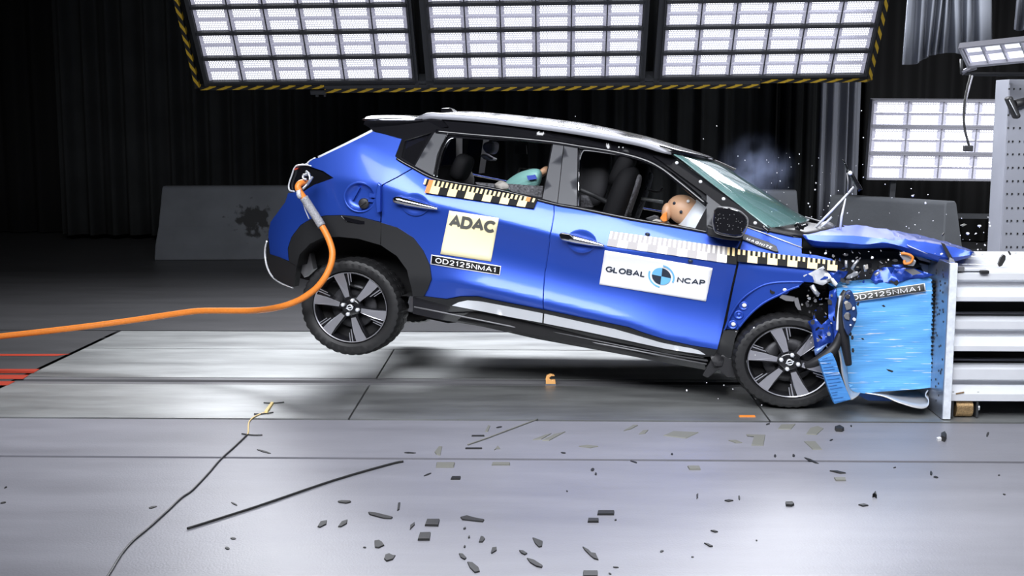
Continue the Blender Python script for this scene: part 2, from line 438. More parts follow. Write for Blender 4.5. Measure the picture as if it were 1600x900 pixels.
def inset(poly, d):
    if not d: return poly
    s = 1 if area2(poly) > 0 else -1; out = []; n = len(poly)
    for i in range(n):
        a, b, c = poly[i - 1], poly[i], poly[(i + 1) % n]
        def nr(p, q):
            l = math.dist(p, q) or 1; return (-(q[1] - p[1]) / l * s, (q[0] - p[0]) / l * s)
        n1, n2 = nr(a, b), nr(b, c); mx, my = n1[0] + n2[0], n1[1] + n2[1]; l = math.hypot(mx, my) or 1
        out.append((b[0] + mx / l * d, b[1] + my / l * d))
    return out
def triangulate(poly, holes, res):
    loops = [resample(poly, res)] + [resample(h, res) for h in holes]
    vs = []; es = []; fixed = []
    for lp in loops:
        s = len(vs); vs += lp; es += [(s + i, s + (i + 1) % len(lp)) for i in range(len(lp))]
    nb = len(vs)
    x0, x1 = min(p[0] for p in poly), max(p[0] for p in poly); y0, y1 = min(p[1] for p in poly), max(p[1] for p in poly)
    nx, ny = int((x1 - x0) / res) + 1, int((y1 - y0) / res) + 1
    bnd = vs[:]
    for i in range(nx + 1):
        for j in range(ny + 1):
            x = x0 + (i + (0.5 if j % 2 else 0)) * res; y = y0 + j * res
            if pip(x, y, poly) and not any(pip(x, y, h) for h in holes) and min((x - p[0]) ** 2 + (y - p[1]) ** 2 for p in bnd) > (res * .55) ** 2:
                vs.append((x, y))
    ov, oe, of, *_ = delaunay_2d_cdt([Vector(v) for v in vs], es, [], 0, 1e-6)
    tris = []
    for f in of:
        cx = sum(ov[k].x for k in f) / len(f); cy = sum(ov[k].y for k in f) / len(f)
        if pip(cx, cy, poly) and not any(pip(cx, cy, h) for h in holes): tris.append(tuple(f))
    return [(v.x, v.y) for v in ov], tris
def surf_panel(name, px_poly, m, parent=None, off=0.0, thick=0.025, holes=(), res=0.04, gap=0.0, wf=None, local=None):
    """A panel following the body side: outline and holes traced in photo pixels, brought to car-local metres"""
    wf = wf or W
    tr = lambda P: [(q.x, q.z) for q in (sp(x, y, off) for x, y in P)]
    poly = inset(tr(px_poly) if local is None else local, gap); hl = [tr(h) for h in holes]
    uv, tris = triangulate(poly, hl, res)
    vs = [Vector((u, wf(u, v) - off, v)) for u, v in uv]
    faces = []
    for f in tris:
        a, b, c = (uv[k] for k in f[:3])
        ccw = (b[0] - a[0]) * (c[1] - a[1]) - (b[1] - a[1]) * (c[0] - a[0]) > 0
        faces.append(f if ccw else f[::-1])              # facing -w
    cnt = {}
    for f in faces:
        for k in range(len(f)):
            e = (f[k], f[(k + 1) % len(f)]); cnt[e] = 1
    rim = [e for e in cnt if (e[1], e[0]) not in cnt]
    n0 = len(vs); idx = {}
    for e in rim:
        for k in e:
            if k not in idx: idx[k] = len(vs); vs.append(vs[k] + Vector((0, thick, 0)))
    side = [(e[1], e[0], idx[e[0]], idx[e[1]]) for e in rim]
    o = mesh_obj(name, vs, faces + side, m, parent if parent is not None else car)
    return sharp(o, 40)
def strip_obj(name, rows, m, parent=None, closed=False, smooth=True, thick=0.0, mi=None):
    """grid mesh from rows of equal-length point lists (car-local)"""
    n = len(rows[0]); vs = [p for r in rows for p in r]; fs = []
    for i in range(len(rows) - 1):
        for j in range(n - 1): fs.append((i * n + j, i * n + j + 1, (i + 1) * n + j + 1, (i + 1) * n + j))
    o = mesh_obj(name, vs, fs, m, parent if parent is not None else car)
    if smooth: sharp(o, 45)
    if thick:
        s = o.modifiers.new('solid', 'SOLIDIFY'); s.thickness = thick; s.offset = -1
    return o
def bar(name, px, r, m, parent=None, off=0.0, n=6, smooth=5):
    pts = [sp(x, y, off) for x, y in (cr(px, smooth) if smooth else px)]
    return tube_obj(name, pts, r, m, parent if parent is not None else car, n)
def slab_px(name, poly, w, thick, m, parent=None, bv=0.0):
    """flat plate of real thickness; poly of (px,py) or (px,py,w) car-local"""
    P = [cp(q[0], q[1], q[2] if len(q) > 2 else w) for q in poly]; n = len(P)
    vs = P + [p + Vector((0, thick, 0)) for p in P]
    bm = bmesh.new(); vv = [bm.verts.new(v) for v in vs]
    bm.faces.new(vv[:n]); bm.faces.new(vv[n:][::-1])
    for i in range(n): bm.faces.new((vv[i], vv[n + i], vv[n + (i + 1) % n], vv[(i + 1) % n]))
    bmesh.ops.recalc_face_normals(bm, faces=bm.faces[:])
    bmesh.ops.triangulate(bm, faces=[f for f in bm.faces if len(f.verts) > 4])
    o = bm_obj(name, bm, m, parent if parent is not None else car)
    if bv: bevel(o, bv)
    return o
def crumple(name, poly, m, amp=0.03, parent=None, seed=1, fold=None, thick=0.006, res=0.03):
    """crumpled sheet: outline with its own lateral positions, folded and dented"""
    rnd = random.Random(seed)
    P = [cp(x, y, w) for x, y, w in poly]; uv = [(p.x, p.z) for p in P]
    pts, tris = triangulate(uv, [], res)
    c = Vector((sum(p.x for p in P), sum(p.y for p in P), sum(p.z for p in P))) / len(P)
    def w_at(u, v):
        a = b = 0
        for p in P:
            k = 1 / ((p.x - u) ** 2 + (p.z - v) ** 2 + 1e-5); a += p.y * k; b += k
        return a / b
    waves = [(rnd.uniform(-1, 1), rnd.uniform(-1, 1), rnd.uniform(10, 34), rnd.uniform(0, 6)) for _ in range(4)]
    vs = []
    for u, v in pts:
        d = sum(abs(math.sin((a * u + b * v) * f + ph)) - .5 for a, b, f, ph in waves) / 4
        vs.append(Vector((u, w_at(u, v) + d * amp * 2, v)))
    fs = []
    for f in tris:
        a, b, cc = (pts[k] for k in f[:3])
        fs.append(f if (b[0] - a[0]) * (cc[1] - a[1]) - (b[1] - a[1]) * (cc[0] - a[0]) > 0 else f[::-1])
    o = mesh_obj(name, vs, fs, m, parent if parent is not None else car); sharp(o, 28)
    s = o.modifiers.new('solid', 'SOLIDIFY'); s.thickness = thick; s.offset = -1
    return o

# ------------------------------------------------------------------ wheels
def make_wheel(hub_px, rim_px, tyre_px, w0, ang0, width=0.21, far=False, toe=0.0, name='wheel'):
    """hub_px centre of the outer face; rim_px, tyre_px = (half width, half height) in photo pixels"""
    c = cp(*hub_px, w0) if not far else hub_px
    if not far:
        k = (cp(hub_px[0] + 1, hub_px[1], w0) - c).length
        rx, rz, tx, tz = rim_px[0] * k, rim_px[1] * k, tyre_px[0] * k, tyre_px[1] * k
    else: rx, rz, tx, tz = rim_px + tyre_px
    c = Vector(c)
    rr = (rx + rz) / 2; sx, sz = rx / rr, rz / rr; tr = (tx + tz) / 2; tsx, tsz = tx / tr, tz / tr
    # rim: barrel, lip and six spokes with a machined face
    bm = bmesh.new()
    revolve(bm, [(rr * .93, .16), (rr * .90, .06), (rr * .955, .012), (rr * .99, .004), (rr, -.002), (rr * 1.01, .006), (rr * 1.0, .03)], 64, sx, sz, c, 1)
    revolve(bm, [(rr * .93, .10), (rr * .6, .115), (rr * .3, .10), (0.001, .10)], 32, sx, sz, c, 2)
    ring = revolve(bm, [(rr * .97, .001), (rr * .995, -.004)], 64, sx, sz, c, 0)
    revolve(bm, [(rr * .29, .06), (rr * .27, .018), (rr * .20, .010), (.001, .008)], 32, sx, sz, c, 1)
    def spoke(poly, y0, depth, a, mt):
        ca, sa = math.cos(a), math.sin(a)
        P = [(c.x + (r * ca - t * sa) * rr * sx, c.y + y0 + dy, c.z + (r * sa + t * ca) * rr * sz) for r, t, dy in poly]
        v = [bm.verts.new(p) for p in P]; b = [bm.verts.new((p[0], p[1] + depth, p[2])) for p in P]; n = len(P)
        f = bm.faces.new(v[::-1]); f.material_index = mt
        for i in range(n):
            f = bm.faces.new((v[i], v[(i + 1) % n], b[(i + 1) % n], b[i])); f.material_index = 1
    for i in range(6):
        a = ang0 + i * math.pi / 3
        spoke([(.14, -.10, .012), (.42, -.085, .006), (.95, -.34, 0.008), (.97, .18, .008), (.42, .11, .006), (.14, .10, .012)], .008, .05, a, 1)   # black spoke body
        spoke([(.30, -.075, 0), (.66, -.125, -.004), (.965, -.13, -.004), (.975, .0, -.004), (.96, .16, -.004), (.70, .105, -.004), (.30, .055, 0)], .004, .012, a, 0)   # machined blade
        spoke([(.60, -.185, 0), (.955, -.25, -.002), (.955, -.215, -.002), (.60, -.16, 0)], .006, .012, a, 0)
        spoke([(.68, -.255, 0), (.94, -.31, -.002), (.945, -.285, -.002), (.68, -.235, 0)], .006, .012, a, 0)
    bmesh.ops.recalc_face_normals(bm, faces=bm.faces[:])
    o = bm_obj(name, bm, [M['alloy'], M['alloy_dark'], M['dark']], car)
    # tyre with blocked shoulder tread
    bm = bmesh.new(); n = 120
    prof = [(rr * 1.005 / tr, .02), (rr * 1.03 / tr, -.002), (.80, -.014), (.90, -.016), (.955, -.008), (.985, .012), (.998, .035), (1, .05), (.992, .062), (.992, .066), (1, .07), (1.0, .10), (.992, .104), (.992, .110), (1, .114), (1, width - .05), (.985, width - .012), (.9, width), (rr / tr, width - .01)]
    prof = [(r * tr, y) for r, y in prof]
    revolve(bm, prof, n, tsx, tsz, c, 0, lambda j, k: (-.006 if (k % 3 == 0 and j in (4, 5, 6, 7, 10, 11, 14, 15, 16)) else 0))
    bmesh.ops.recalc_face_normals(bm, faces=bm.faces[:])
    ty = bm_obj('tyre', bm, M['rubber'], o); sharp(ty, 30)
    # nuts, centre cap with a ring badge
    for i in range(4):
        a = ang0 + R(25) + i * math.pi / 2
        bm = bmesh.new(); q = c + Vector((math.cos(a) * rr * .185 * sx * 1.12, 0, math.sin(a) * rr * .185 * sz * 1.12))
        revolve(bm, [(.014, .02), (.014, -.006), (.009, -.012), (.0005, -.012)], 6, 1, 1, q)
        bm_obj('lug_nut', bm, M['silver'], o)
    bm = bmesh.new(); revolve(bm, [(rr * .11, .02), (rr * .11, -.002), (rr * .095, -.006), (.0005, -.006)], 24, sx, sz, c)
    cap = bm_obj('hub_cap', bm, M['black_gloss'], o)
    bm = bmesh.new(); revolve(bm, [(rr * .085, -.006), (rr * .08, -.010), (rr * .062, -.010), (rr * .058, -.006)], 24, sx, sz, c)
    ca = R(20)
    add_box(bm, c + Vector((0, -.008, 0)), (rr * .2 * sx, .004, rr * .028), Matrix.Rotation(-ca, 3, 'Y'))
    bm_obj('emblem', bm, M['silver'], o)
    bm = bmesh.new(); revolve(bm, [(rr * .62, .085), (rr * .6, .075), (rr * .3, .075), (rr * .28, .085)], 32, sx, sz, c)
    bm_obj('brake_disc', bm, M['engine'], o)
    if toe:
        T_ = Matrix.Translation(c) @ Matrix.Rotation(toe, 4, 'Z') @ Matrix.Translation(-c)
        for q in [o] + list(o.children): q.data.transform(T_)
    return o
make_wheel((547, 480.4), (57.5, 52.5), (79, 73), 0.0, R(52))
make_wheel((1234, 566), (67.5, 57), (91, 76), 0.0, R(54), toe=R(8))
rk = .0041
for hp, rt in (((547, 480.4), 1), ((1234, 566), 1.1)):
    q = cp(*hp, 0.0); make_wheel((q.x, CW - .20, q.z), (57 * rk, 52 * rk), (79 * rk, 73 * rk), 0, R(30), far=True)

# ------------------------------------------------------------------ body panels (near side)
ARCH_OUT_R = [(452, 409), (450, 388), (456, 370), (470, 352), (488, 341.5), (510, 337), (535, 336.5), (562, 339), (595, 348), (621, 356), (646, 372), (661, 392), (671, 414), (674, 436), (668, 452), (662, 463)]
ARCH_IN_R = [(464, 416), (468, 398), (484, 381), (504, 371.5), (530, 370), (560, 373), (595, 383), (620, 400), (636, 422), (643, 450), (645, 463)]
quarter = [(583, 205), (600, 209), (628, 217), (623, 231), (618, 244), (632, 253.5), (645, 262.5), (622, 276), (598, 288.5), (596, 292), (594.5, 347)] + ARCH_OUT_R[7:0:-1] + \
          [(451.5, 408), (436, 402), (421, 397), (418.5, 380), (419, 362), (422, 347), (433, 332), (445, 316), (450, 301), (475, 298), (490, 288.5), (521, 278), (505, 268), (480, 259), (483, 252.5), (491, 247), (498, 246), (540, 226)]
fuel_c = (562.5, 308)
fuel = [(fuel_c[0] + 23.5 * math.cos(a), fuel_c[1] + 21 * math.sin(a)) for a in [2 * math.pi * k / 28 for k in range(28)]]
surf_panel('quarter_panel', quarter, M['blue'], holes=[fuel], gap=.003, res=.025)
rear_door = [(645, 263.5), (662, 272), (682, 280), (720, 287.5), (780, 297.5), (866, 319.5), (865.5, 335), (861.5, 358), (858, 378), (855, 400), (851, 425), (849.3, 448), (849.3, 484),
             (810, 476.5), (770, 468.5), (746, 463.5), (720, 463.5), (698, 467.5), (662, 462.5)] + ARCH_OUT_R[14:7:-1] + [(595.5, 347), (596.5, 292), (599, 288.5), (622, 276.5)]
dr = surf_panel('rear_door', rear_door, M['blue'], gap=.003, res=.02)
front_door = [(866, 319.5), (904, 326.5), (985, 343), (1060, 356), (1105, 364.5), (1140, 372), (1158, 377), (1153, 388), (1151, 415), (1143, 450), (1128, 520), (1121, 546.5),
              (1080, 540), (1040, 531), (1006, 520.5), (980, 511), (920, 499), (850, 484), (849.8, 448), (851.5, 425), (855.5, 400), (858.5, 378), (862, 358), (866, 335)]
df = surf_panel('front_door', front_door, M['blue'], gap=.003, res=.02)
FEND_IN = [(1250, 447), (1235, 452), (1220, 459.5), (1204, 467), (1190, 475.5), (1176, 487), (1165, 498.5), (1156, 510)]
fender = [(1160, 376), (1166, 354), (1188, 359), (1220, 363), (1240, 370.5), (1253, 372), (1253, 396), (1275, 398), (1300, 404), (1309, 410), (1309, 424), (1300, 434), (1270, 442), (1256, 441)] + FEND_IN + [(1154, 516), (1131, 515), (1124, 546), (1131, 520), (1145, 450), (1153, 415), (1155, 390)]
def Wf(u, v):
    """front wing: like the door but pushed in towards the door seam after the crash and rolled over the arch"""
    us = cp(1150, 430).x; d = max(0, 1 - abs(u - us) / 0.14)
    w = W(u, v) + 0.022 * (1 - sstep(us - .02, us + .17, u)) * sstep(interp(*VS, u) + .02, interp(*VS, u) - .1, v)
    return w
surf_panel('fender', fender, M['blue'], gap=.003, wf=Wf)
flange = [(1256, 441), (1230, 441), (1205, 443), (1185, 449.5), (1160, 467), (1143, 490), (1133, 514), (1155, 515.5)] + FEND_IN[::-1]
surf_panel('arch_flange', flange, M['blue'], off=.006, wf=lambda u, v: Wf(u, v) + .022, thick=.05)
bar('arch_lip', [(1256, 440.5), (1230, 440.5), (1205, 442.5), (1185, 449), (1160, 466.5), (1143, 489.5), (1133, 514)], .007, M['blue'], off=.001)
bar('arch_lip', [(1249, 447), (1235, 452), (1220, 459.5), (1204, 467), (1190, 475.5), (1176, 487), (1165, 498.5), (1155, 511)], .009, M['blue'], off=-.004)
# stamped bosses and bolts on the bared flange
for i, (x, y, wh) in enumerate(((1162, 478, 1), (1154.5, 492, 0), (1145, 507.5, 1), (1192, 457, 0), (1225, 453, 1))):
    p = sp(x, y, -.008); bm = bmesh.new(); revolve(bm, [(.030, .004), (.026, -.004), (.020, -.004), (.015, .004), (.009, .004), (.008, -.002), (.0005, -.002)], 20, 1.1, 1, p)
    bm_obj('flange_boss', bm, M['blue'], car)
    if wh:
        bm = bmesh.new(); revolve(bm, [(.013, .004), (.012, -.008), (.0005, -.010)], 14, 1.1, 1, p + Vector((.004, 0, .004))); bm_obj('clip', bm, M['white'], car)
slab_px('clip_slot', [(1203, 452), (1207, 455), (1211, 456), (1210, 459), (1206, 459.5), (1203, 457)], W(*[sp(1205, 455).x, sp(1205, 455).z]) - .004, .01, M['dark'])

# inner shell so no gap sees through, floor pan, firewall, wheel housings
shell = [(460, 300), (600, 292), (680, 281), (866, 321), (1105, 366), (1160, 380), (1150, 430), (1130, 500), (1118, 556), (850, 496), (700, 478), (680, 470), (672, 400), (640, 360), (595, 345), (500, 335), (440, 345), (445, 320)]
surf_panel('inner_panel', shell, M['dark'], off=-.03, res=.12)
q0, q1 = cp(470, 400, .1), cp(1130, 540, .1)
def local_quad_box(name, pts_uv, w0, w1, m):
    n = len(pts_uv); vs = [Vector((u, w0, v)) for u, v in pts_uv] + [Vector((u, w1, v)) for u, v in pts_uv]
    bm = bmesh.new(); vv = [bm.verts.new(v) for v in vs]
    bm.faces.new(vv[:n]); bm.faces.new(vv[n:][::-1])
    for i in range(n): bm.faces.new((vv[i], vv[n + i], vv[n + (i + 1) % n], vv[(i + 1) % n]))
    bmesh.ops.recalc_face_normals(bm, faces=bm.faces[:]); return bm_obj(name, bm, m, car)
uvp = lambda x, y, w=.1: (cp(x, y, w).x, cp(x, y, w).z)
local_quad_box('floor_pan', [uvp(650, 466), uvp(1110, 556), uvp(1110, 574), uvp(650, 489)], .10, CW - .10, M['dark'])
local_quad_box('firewall', [uvp(1128, 385), uvp(1165, 372), uvp(1158, 480), uvp(1110, 560)], .10, CW - .10, M['dark'])
local_quad_box('luggage_floor', [uvp(425, 350), uvp(470, 300), uvp(640, 300), uvp(650, 345), uvp(560, 345), uvp(475, 345), uvp(440, 405)], .42, CW - .40, M['dark'])
local_quad_box('rear_axle', [uvp(530, 470, .3), uvp(565, 475, .3), uvp(560, 492, .3), uvp(530, 488, .3)], .22, CW - .22, M['dark'])
local_quad_box('seat_base', [uvp(640, 350), uvp(700, 330), uvp(1040, 400), uvp(1120, 545), uvp(660, 462)], .2, CW - .2, M['dark'])
def liner(edge, w0, w1):
    rows = []
    for w in (w0, w1): rows.append([cp(x, y, w0) + Vector((0, w - w0, 0)) for x, y in edge])
    strip_obj('wheel_housing', rows, M['dark'])
    q = [cp(x, y, w0) for x, y in edge]; n = len(q)
    mesh_obj('wheel_housing', [p + Vector((0, w1 - w0, 0)) for p in q], [tuple(range(n))], M['dark'], car)
liner(ARCH_IN_R + [(600, 462), (520, 440)], .03, .34)
liner([(1120, 562), (1133, 514), (1156, 512)] + FEND_IN[::-1] + [(1290, 452), (1300, 500), (1296, 560), (1240, 590)], .05, .30)
local_quad_box('exhaust_box', [uvp(652, 480, .5), uvp(735, 494, .5), uvp(722, 503, .5), uvp(700, 505, .5), uvp(672, 499, .5), uvp(655, 491, .5)], .5, 1.1, M['dark'])
local_quad_box('suspension_arm', [uvp(468, 418, .25), uvp(487, 395, .25), uvp(492, 420, .25), uvp(478, 433, .25)], .22, .3, M['engine_grey'])

# arch cladding, bumper corner, sill
EPS = .014
clad_r = ARCH_OUT_R + [(645, 463.5)] + ARCH_IN_R[-2::-1]
surf_panel('arch_cladding', clad_r, M['clad'], off=EPS, thick=.07, res=.03)
bar('cladding_seam', [(595, 349), (595, 366), (594.5, 382)], .0025, M['dark'], off=EPS + .001, smooth=0)
slab_px('side_reflector', [(534, 337.5), (540, 345), (560, 350), (583, 351.5), (590, 347.5), (565, 345), (545, 340.5)], W(*uvp(560, 344, 0)) - EPS - .004, .008, M['black_gloss'])
slab_px('side_reflector', [(533, 337.5), (536, 338), (543, 345.5), (541, 346)], W(*uvp(540, 341, 0)) - EPS - .007, .006, M['silver'])
bump_low = [(421.5, 397.5), (437, 402), (452, 409.5), (464, 414), (461, 432), (458.5, 448.5), (440, 441), (428, 434), (420, 420), (416, 400), (416, 385), (419, 372)]
surf_panel('rear_bumper', bump_low, M['clad'], off=.006, thick=.10, res=.03)
bar('bumper_trim', [(416.5, 377), (413.5, 390), (414, 404), (418, 420), (426, 433), (440, 442.5), (458, 449.5)], .007, M['silver'], off=-.01)
door_clad = [(662, 463), (698, 468), (720, 464), (746, 464), (770, 469), (810, 477), (849.5, 484.5), (980, 511.5), (1006, 521), (1040, 531.5), (1080, 540.5), (1120, 547), (1115, 557), (1098, 557.5), (1040, 546), (980, 534), (849, 506), (780, 492.5), (700, 477.5), (648, 464)]
surf_panel('sill_cladding', door_clad, M['clad'], off=.012, thick=.05, res=.035)
surf_panel('sill_insert', [(706, 477.5), (716, 472.5), (730, 469.5), (752, 471.5), (800, 480.5), (848, 490), (847, 504.5), (800, 496), (745, 485)], M['silver'], off=.024, thick=.02, res=.03)
surf_panel('sill_insert', [(850.5, 490.5), (905, 502.5), (960, 514.5), (1000, 526), (1032, 535.5), (1060, 541), (1080, 544.5), (1092, 548), (1102, 554.5), (1070, 550), (1040, 545), (980, 532), (910, 517), (849.5, 505)], M['silver'], off=.024, thick=.02, res=.03)
sill = [(645, 463.5), (662, 465), (849, 506), (980, 534), (1040, 546.5), (1098, 558), (1106, 562), (1102, 578), (1040, 567), (840, 530), (740, 508), (645, 490)]
surf_panel('side_sill', sill, M['black_gloss'], off=-.015, thick=.15, res=.05)
bar('sill_trim', [(647, 479.5), (700, 490), (840, 518.5), (1000, 549), (1104, 569)], .006, M['engine_grey'], off=-.005, smooth=0)
bar('sill_trim', [(847, 515), (980, 542), (1106, 564)], .004, M['engine_grey'], off=-.003, smooth=0)
# door seam dark line
bar('door_edge', [(865.5, 322), (865.7, 335), (861.7, 358), (858, 378), (855.2, 400), (851.2, 425), (849.5, 448), (849.5, 484)], .004, M['blue'], off=.0005, smooth=0)

# tail lamp recess and lamp shell
surf_panel('tail_lamp', [(462, 262), (480, 258.5), (502, 263), (521, 277.5), (491, 289), (475, 298.5), (455, 299), (451.5, 291), (456, 275)], M['black_gloss'], off=-.02, thick=.08, res=.03)
bar('lamp_edge', [(487, 259.5), (477, 257.5), (462, 260), (456, 274), (451.5, 288), (452.5, 297), (460, 299)], .006, M['silver'], off=-.004)
slab_px('tail_lamp_lens', [(460, 263), (466, 262), (465, 264), (460, 266)], W(*uvp(462, 268, .1)) - .0, .02, M['red'])
bar('hatch_edge', [(583.5, 203.5), (562, 215), (530, 231), (498, 246.5)], .012, M['silver'], off=-.03)
bar('hatch_edge', [(492, 247), (484, 251.5), (477.5, 258)], .005, M['silver'], off=-.03)
# fuel filler bowl with cap and open flap
fp = sp(*fuel_c); bm = bmesh.new()
revolve(bm, [(.106, -.008), (.100, -.010), (.094, -.006), (.090, .012), (.05, .016), (.0005, .016)], 32, 1.06, .96, fp)
ff = bm_obj('fuel_filler', bm, M['blue'], car)
bm = bmesh.new(); revolve(bm, [(.036, .016), (.036, -.006), (.030, -.010), (.0005, -.010)], 20, 1, 1, fp + Vector((.03, 0, -.04))); add_box(bm, fp + Vector((.03, -.012, -.04)), (.05, .008, .008), Matrix.Rotation(R(-35), 3, 'Y'))
bm_obj('fuel_cap', bm, M['black'], ff)
bm = bmesh.new(); add_box(bm, fp + Vector((.10, -.006, .02)), (.06, .03, .025)); add_box(bm, fp + Vector((.085, .004, -.015)), (.05, .02, .02)); add_box(bm, fp + Vector((-.03, .004, .02)), (.012, .02, .10), Matrix.Rotation(R(25), 3, 'Y'))
bm_obj('filler_hinge', bm, M['blue'], ff)
slab_px('fuel_flap', [(590, 285), (594.5, 289), (594, 331), (588, 334), (586, 310)], W(*uvp(590, 310, 0)) - .045, .04, M['blue'], bv=.006)

# belt moulding and upper side: frame of roof side, pillars with window openings
bar('belt_moulding', [(620, 247.5), (632, 255), (648, 263.5), (664, 272.5), (683, 280), (720, 287.2), (780, 297), (866, 318.6), (904, 325.5), (985, 342), (1060, 354.5), (1108, 363.5)], .011, M['black_gloss'], off=.004)
QG = [(633, 220), (674, 208), (647, 258), (627, 246)]
RG = [(702, 218), (709, 215.5), (740, 217.5), (800, 220.5), (862, 224.5), (855, 265), (847, 309), (780, 296), (720, 285), (683, 278.5), (684, 264), (692, 236)]
FG = [(906, 243), (910, 236.5), (920, 235), (972, 242.5), (1010, 250), (1034, 259), (1052, 270.5), (1080, 293), (1103, 313), (1104, 324), (1086, 357), (1058, 352), (985, 340), (904, 323)]
upper = [(583, 204.5), (579, 200), (620, 196), (690, 187), (760, 193), (880, 207), (960, 221), (1010, 231), (1048, 241), (1060, 252), (1140, 310), (1200, 358), (1166, 354), (1150, 368), (1108, 364), (1060, 355), (985, 342), (904, 325), (866, 318.5), (780, 297), (720, 287), (683, 280), (648, 263), (632, 254), (618, 245), (623, 231), (628, 217), (600, 209)]
surf_panel('window_frame', upper, M['black_gloss'], holes=[QG, RG, FG], off=0, thick=.05, res=.05)
surf_panel('pillar_cover', [(679, 207), (700, 208.5), (689, 228), (683, 241), (676.5, 274.5), (648.5, 259.5), (663, 233)], M['pillar'], off=.012, thick=.02, res=.05)
surf_panel('pillar_cover', [(864, 223.5), (881, 226.5), (871, 317.5), (847, 311)], M['pillar'], off=.012, thick=.02, gap=.003, res=.05)
surf_panel('pillar_cover', [(881, 226.5), (903, 230), (901.5, 322.5), (871, 318)], M['pillar'], off=.012, thick=.02, gap=.003, res=.05)
surf_panel('quarter_glass', QG, M['tint'], off=-.012, thick=.01, res=.06)
bar('window_seal', [(633, 220), (674, 207.5)], .004, M['clad'], off=.004, smooth=0)
# bright-edged door frames
bar('door_frame', [(681, 205.5), (740, 211), (800, 216), (864, 222.5), (905, 229), (960, 238), (1005, 250), (1032, 263), (1060, 284), (1104, 320)], .016, M['black_gloss'], off=.010)
bar('window_seal', [(700, 209), (688, 232), (681, 258), (678, 276)], .005, M['chrome'], off=.016)
bar('window_seal', [(709, 215.5), (700, 220), (691, 238), (684.5, 264), (683, 277)], .004, M['chrome'], off=.008)
bar('window_seal', [(905, 232), (904.5, 280), (903.5, 322)], .005, M['chrome'], off=.012, smooth=0)
bar('window_seal', [(906, 250), (910, 238), (920, 235.5), (972, 243)], .004, M['engine_grey'], off=.008)
surf_panel('quarter_trim', [(1104, 304), (1130, 322), (1127, 340), (1112, 355), (1104, 362)], M['pillar'], off=.014, thick=.02, res=.05)

# roof: grid from the near rail line across to the far side, spoiler, rails, fin aerial
near = cr([(600, 203, .26), (645, 196, .27), (690, 189, .28), (760, 193.5, .29), (880, 207.5, .28), (960, 221.5, .26), (1010, 231.5, .24), (1050, 241.5, .22)], 5)
NP = [cp(*p) for p in near]
crown = [interp([0, .3, .75, 1], [.03, .05, .055, .035], k / (len(NP) - 1)) for k in range(len(NP))]
rows = []
for j in range(13):
    t = j / 12; w = lerp(0, CW - .52, t); row = []
    for k, p in enumerate(NP):
        s = k / (len(NP) - 1); bow = 0.22 * sstep(.55, 1, s) * math.sin(math.pi * t)
        row.append(Vector((p.x + bow, p.y + w * (CW - 2 * p.y) / (CW - .52), p.z + crown[k] * math.sin(math.pi * t) ** .6 - bow * .30)))
    rows.append(row)
roof = strip_obj('roof', [r for r in rows][::-1], M['black_gloss'], thick=.03)
def far(p): return Vector((p.x, CW - p.y, p.z))
for side in (0, 1):
    rail = cr([(648, 186, .28), (668, 181, .27), (690, 181.5, .27), (760, 187, .28), (880, 202, .28), (960, 215.5, .26), (1010, 226, .25), (1049, 240, .23)], 6)
    P = [cp(*p) for p in rail]
    if side: P = [far(p) for p in P]
    bm = bmesh.new(); n = len(P); ring = []
    for i, p in enumerate(P):
        s = i / (n - 1); h = .021 * min(1, s * 6 + .25) * min(1, (1 - s) * 8 + .3); d = .035
        sgn = -1 if not side else 1
        ring.append([bm.verts.new(p + Vector((0, sgn * a * d, b * h))) for a, b in ((.5, -1), (.6, -.2), (.35, .8), (-.3, 1), (-.5, .2), (-.5, -1))])
    for i in range(n - 1):
        for k in range(6): bm.faces.new((ring[i][k], ring[i][(k + 1) % 6], ring[i + 1][(k + 1) % 6], ring[i + 1][k]))
    bm.faces.new(ring[0]); bm.faces.new(ring[-1]); bmesh.ops.recalc_face_normals(bm, faces=bm.faces[:])
    sharp(bm_obj('roof_rail', bm, M['rail'], car), 50)
# spoiler
sr = []
for j in range(9):
    t = (0, .05, .2, .35, .5, .65, .8, .95, 1)[j]; w = lerp(.24, CW - .24, t); e = abs(2 * t - 1) ** 4
    prof = [(565 + 6 * e, 186), (568, 183), (577, 181), (610, 181.3), (645, 182.5), (690, 184), (700, 198), (650, 209), (606, 209), (583, 203.5), (568, 194), (565 + 6 * e, 186)]
    if j in (0, 8): prof = [(x, max(y, 187.5)) for x, y in prof]
    base = [cp(x, y, .24) for x, y in prof]
    sr.append([Vector((p.x, w, p.z + .02 * math.sin(math.pi * t))) for p in base])
sp_o = strip_obj('spoiler', sr, M['black_gloss'])
mesh_obj('spoiler_end', sr[0][:-1], [tuple(range(11))[::-1]], M['black_gloss'], car)
mesh_obj('spoiler_end', sr[-1][:-1], [tuple(range(11))], M['black_gloss'], car)
bar('spoiler_glint', [(566, 186.5), (600, 187.2), (640, 187.5), (660, 187)], .006, M['chrome'], off=.02, smooth=0)  # chrome strip stands in for the highlight along the spoiler top
fin = [(688, 169.5, .83), (702, 168.5, .83), (708, 170.5, .83), (715, 176, .83), (722, 180, .83), (690, 180, .83)]
slab_px('roof_aerial', fin, .83, .04, M['black_gloss'], bv=.008)

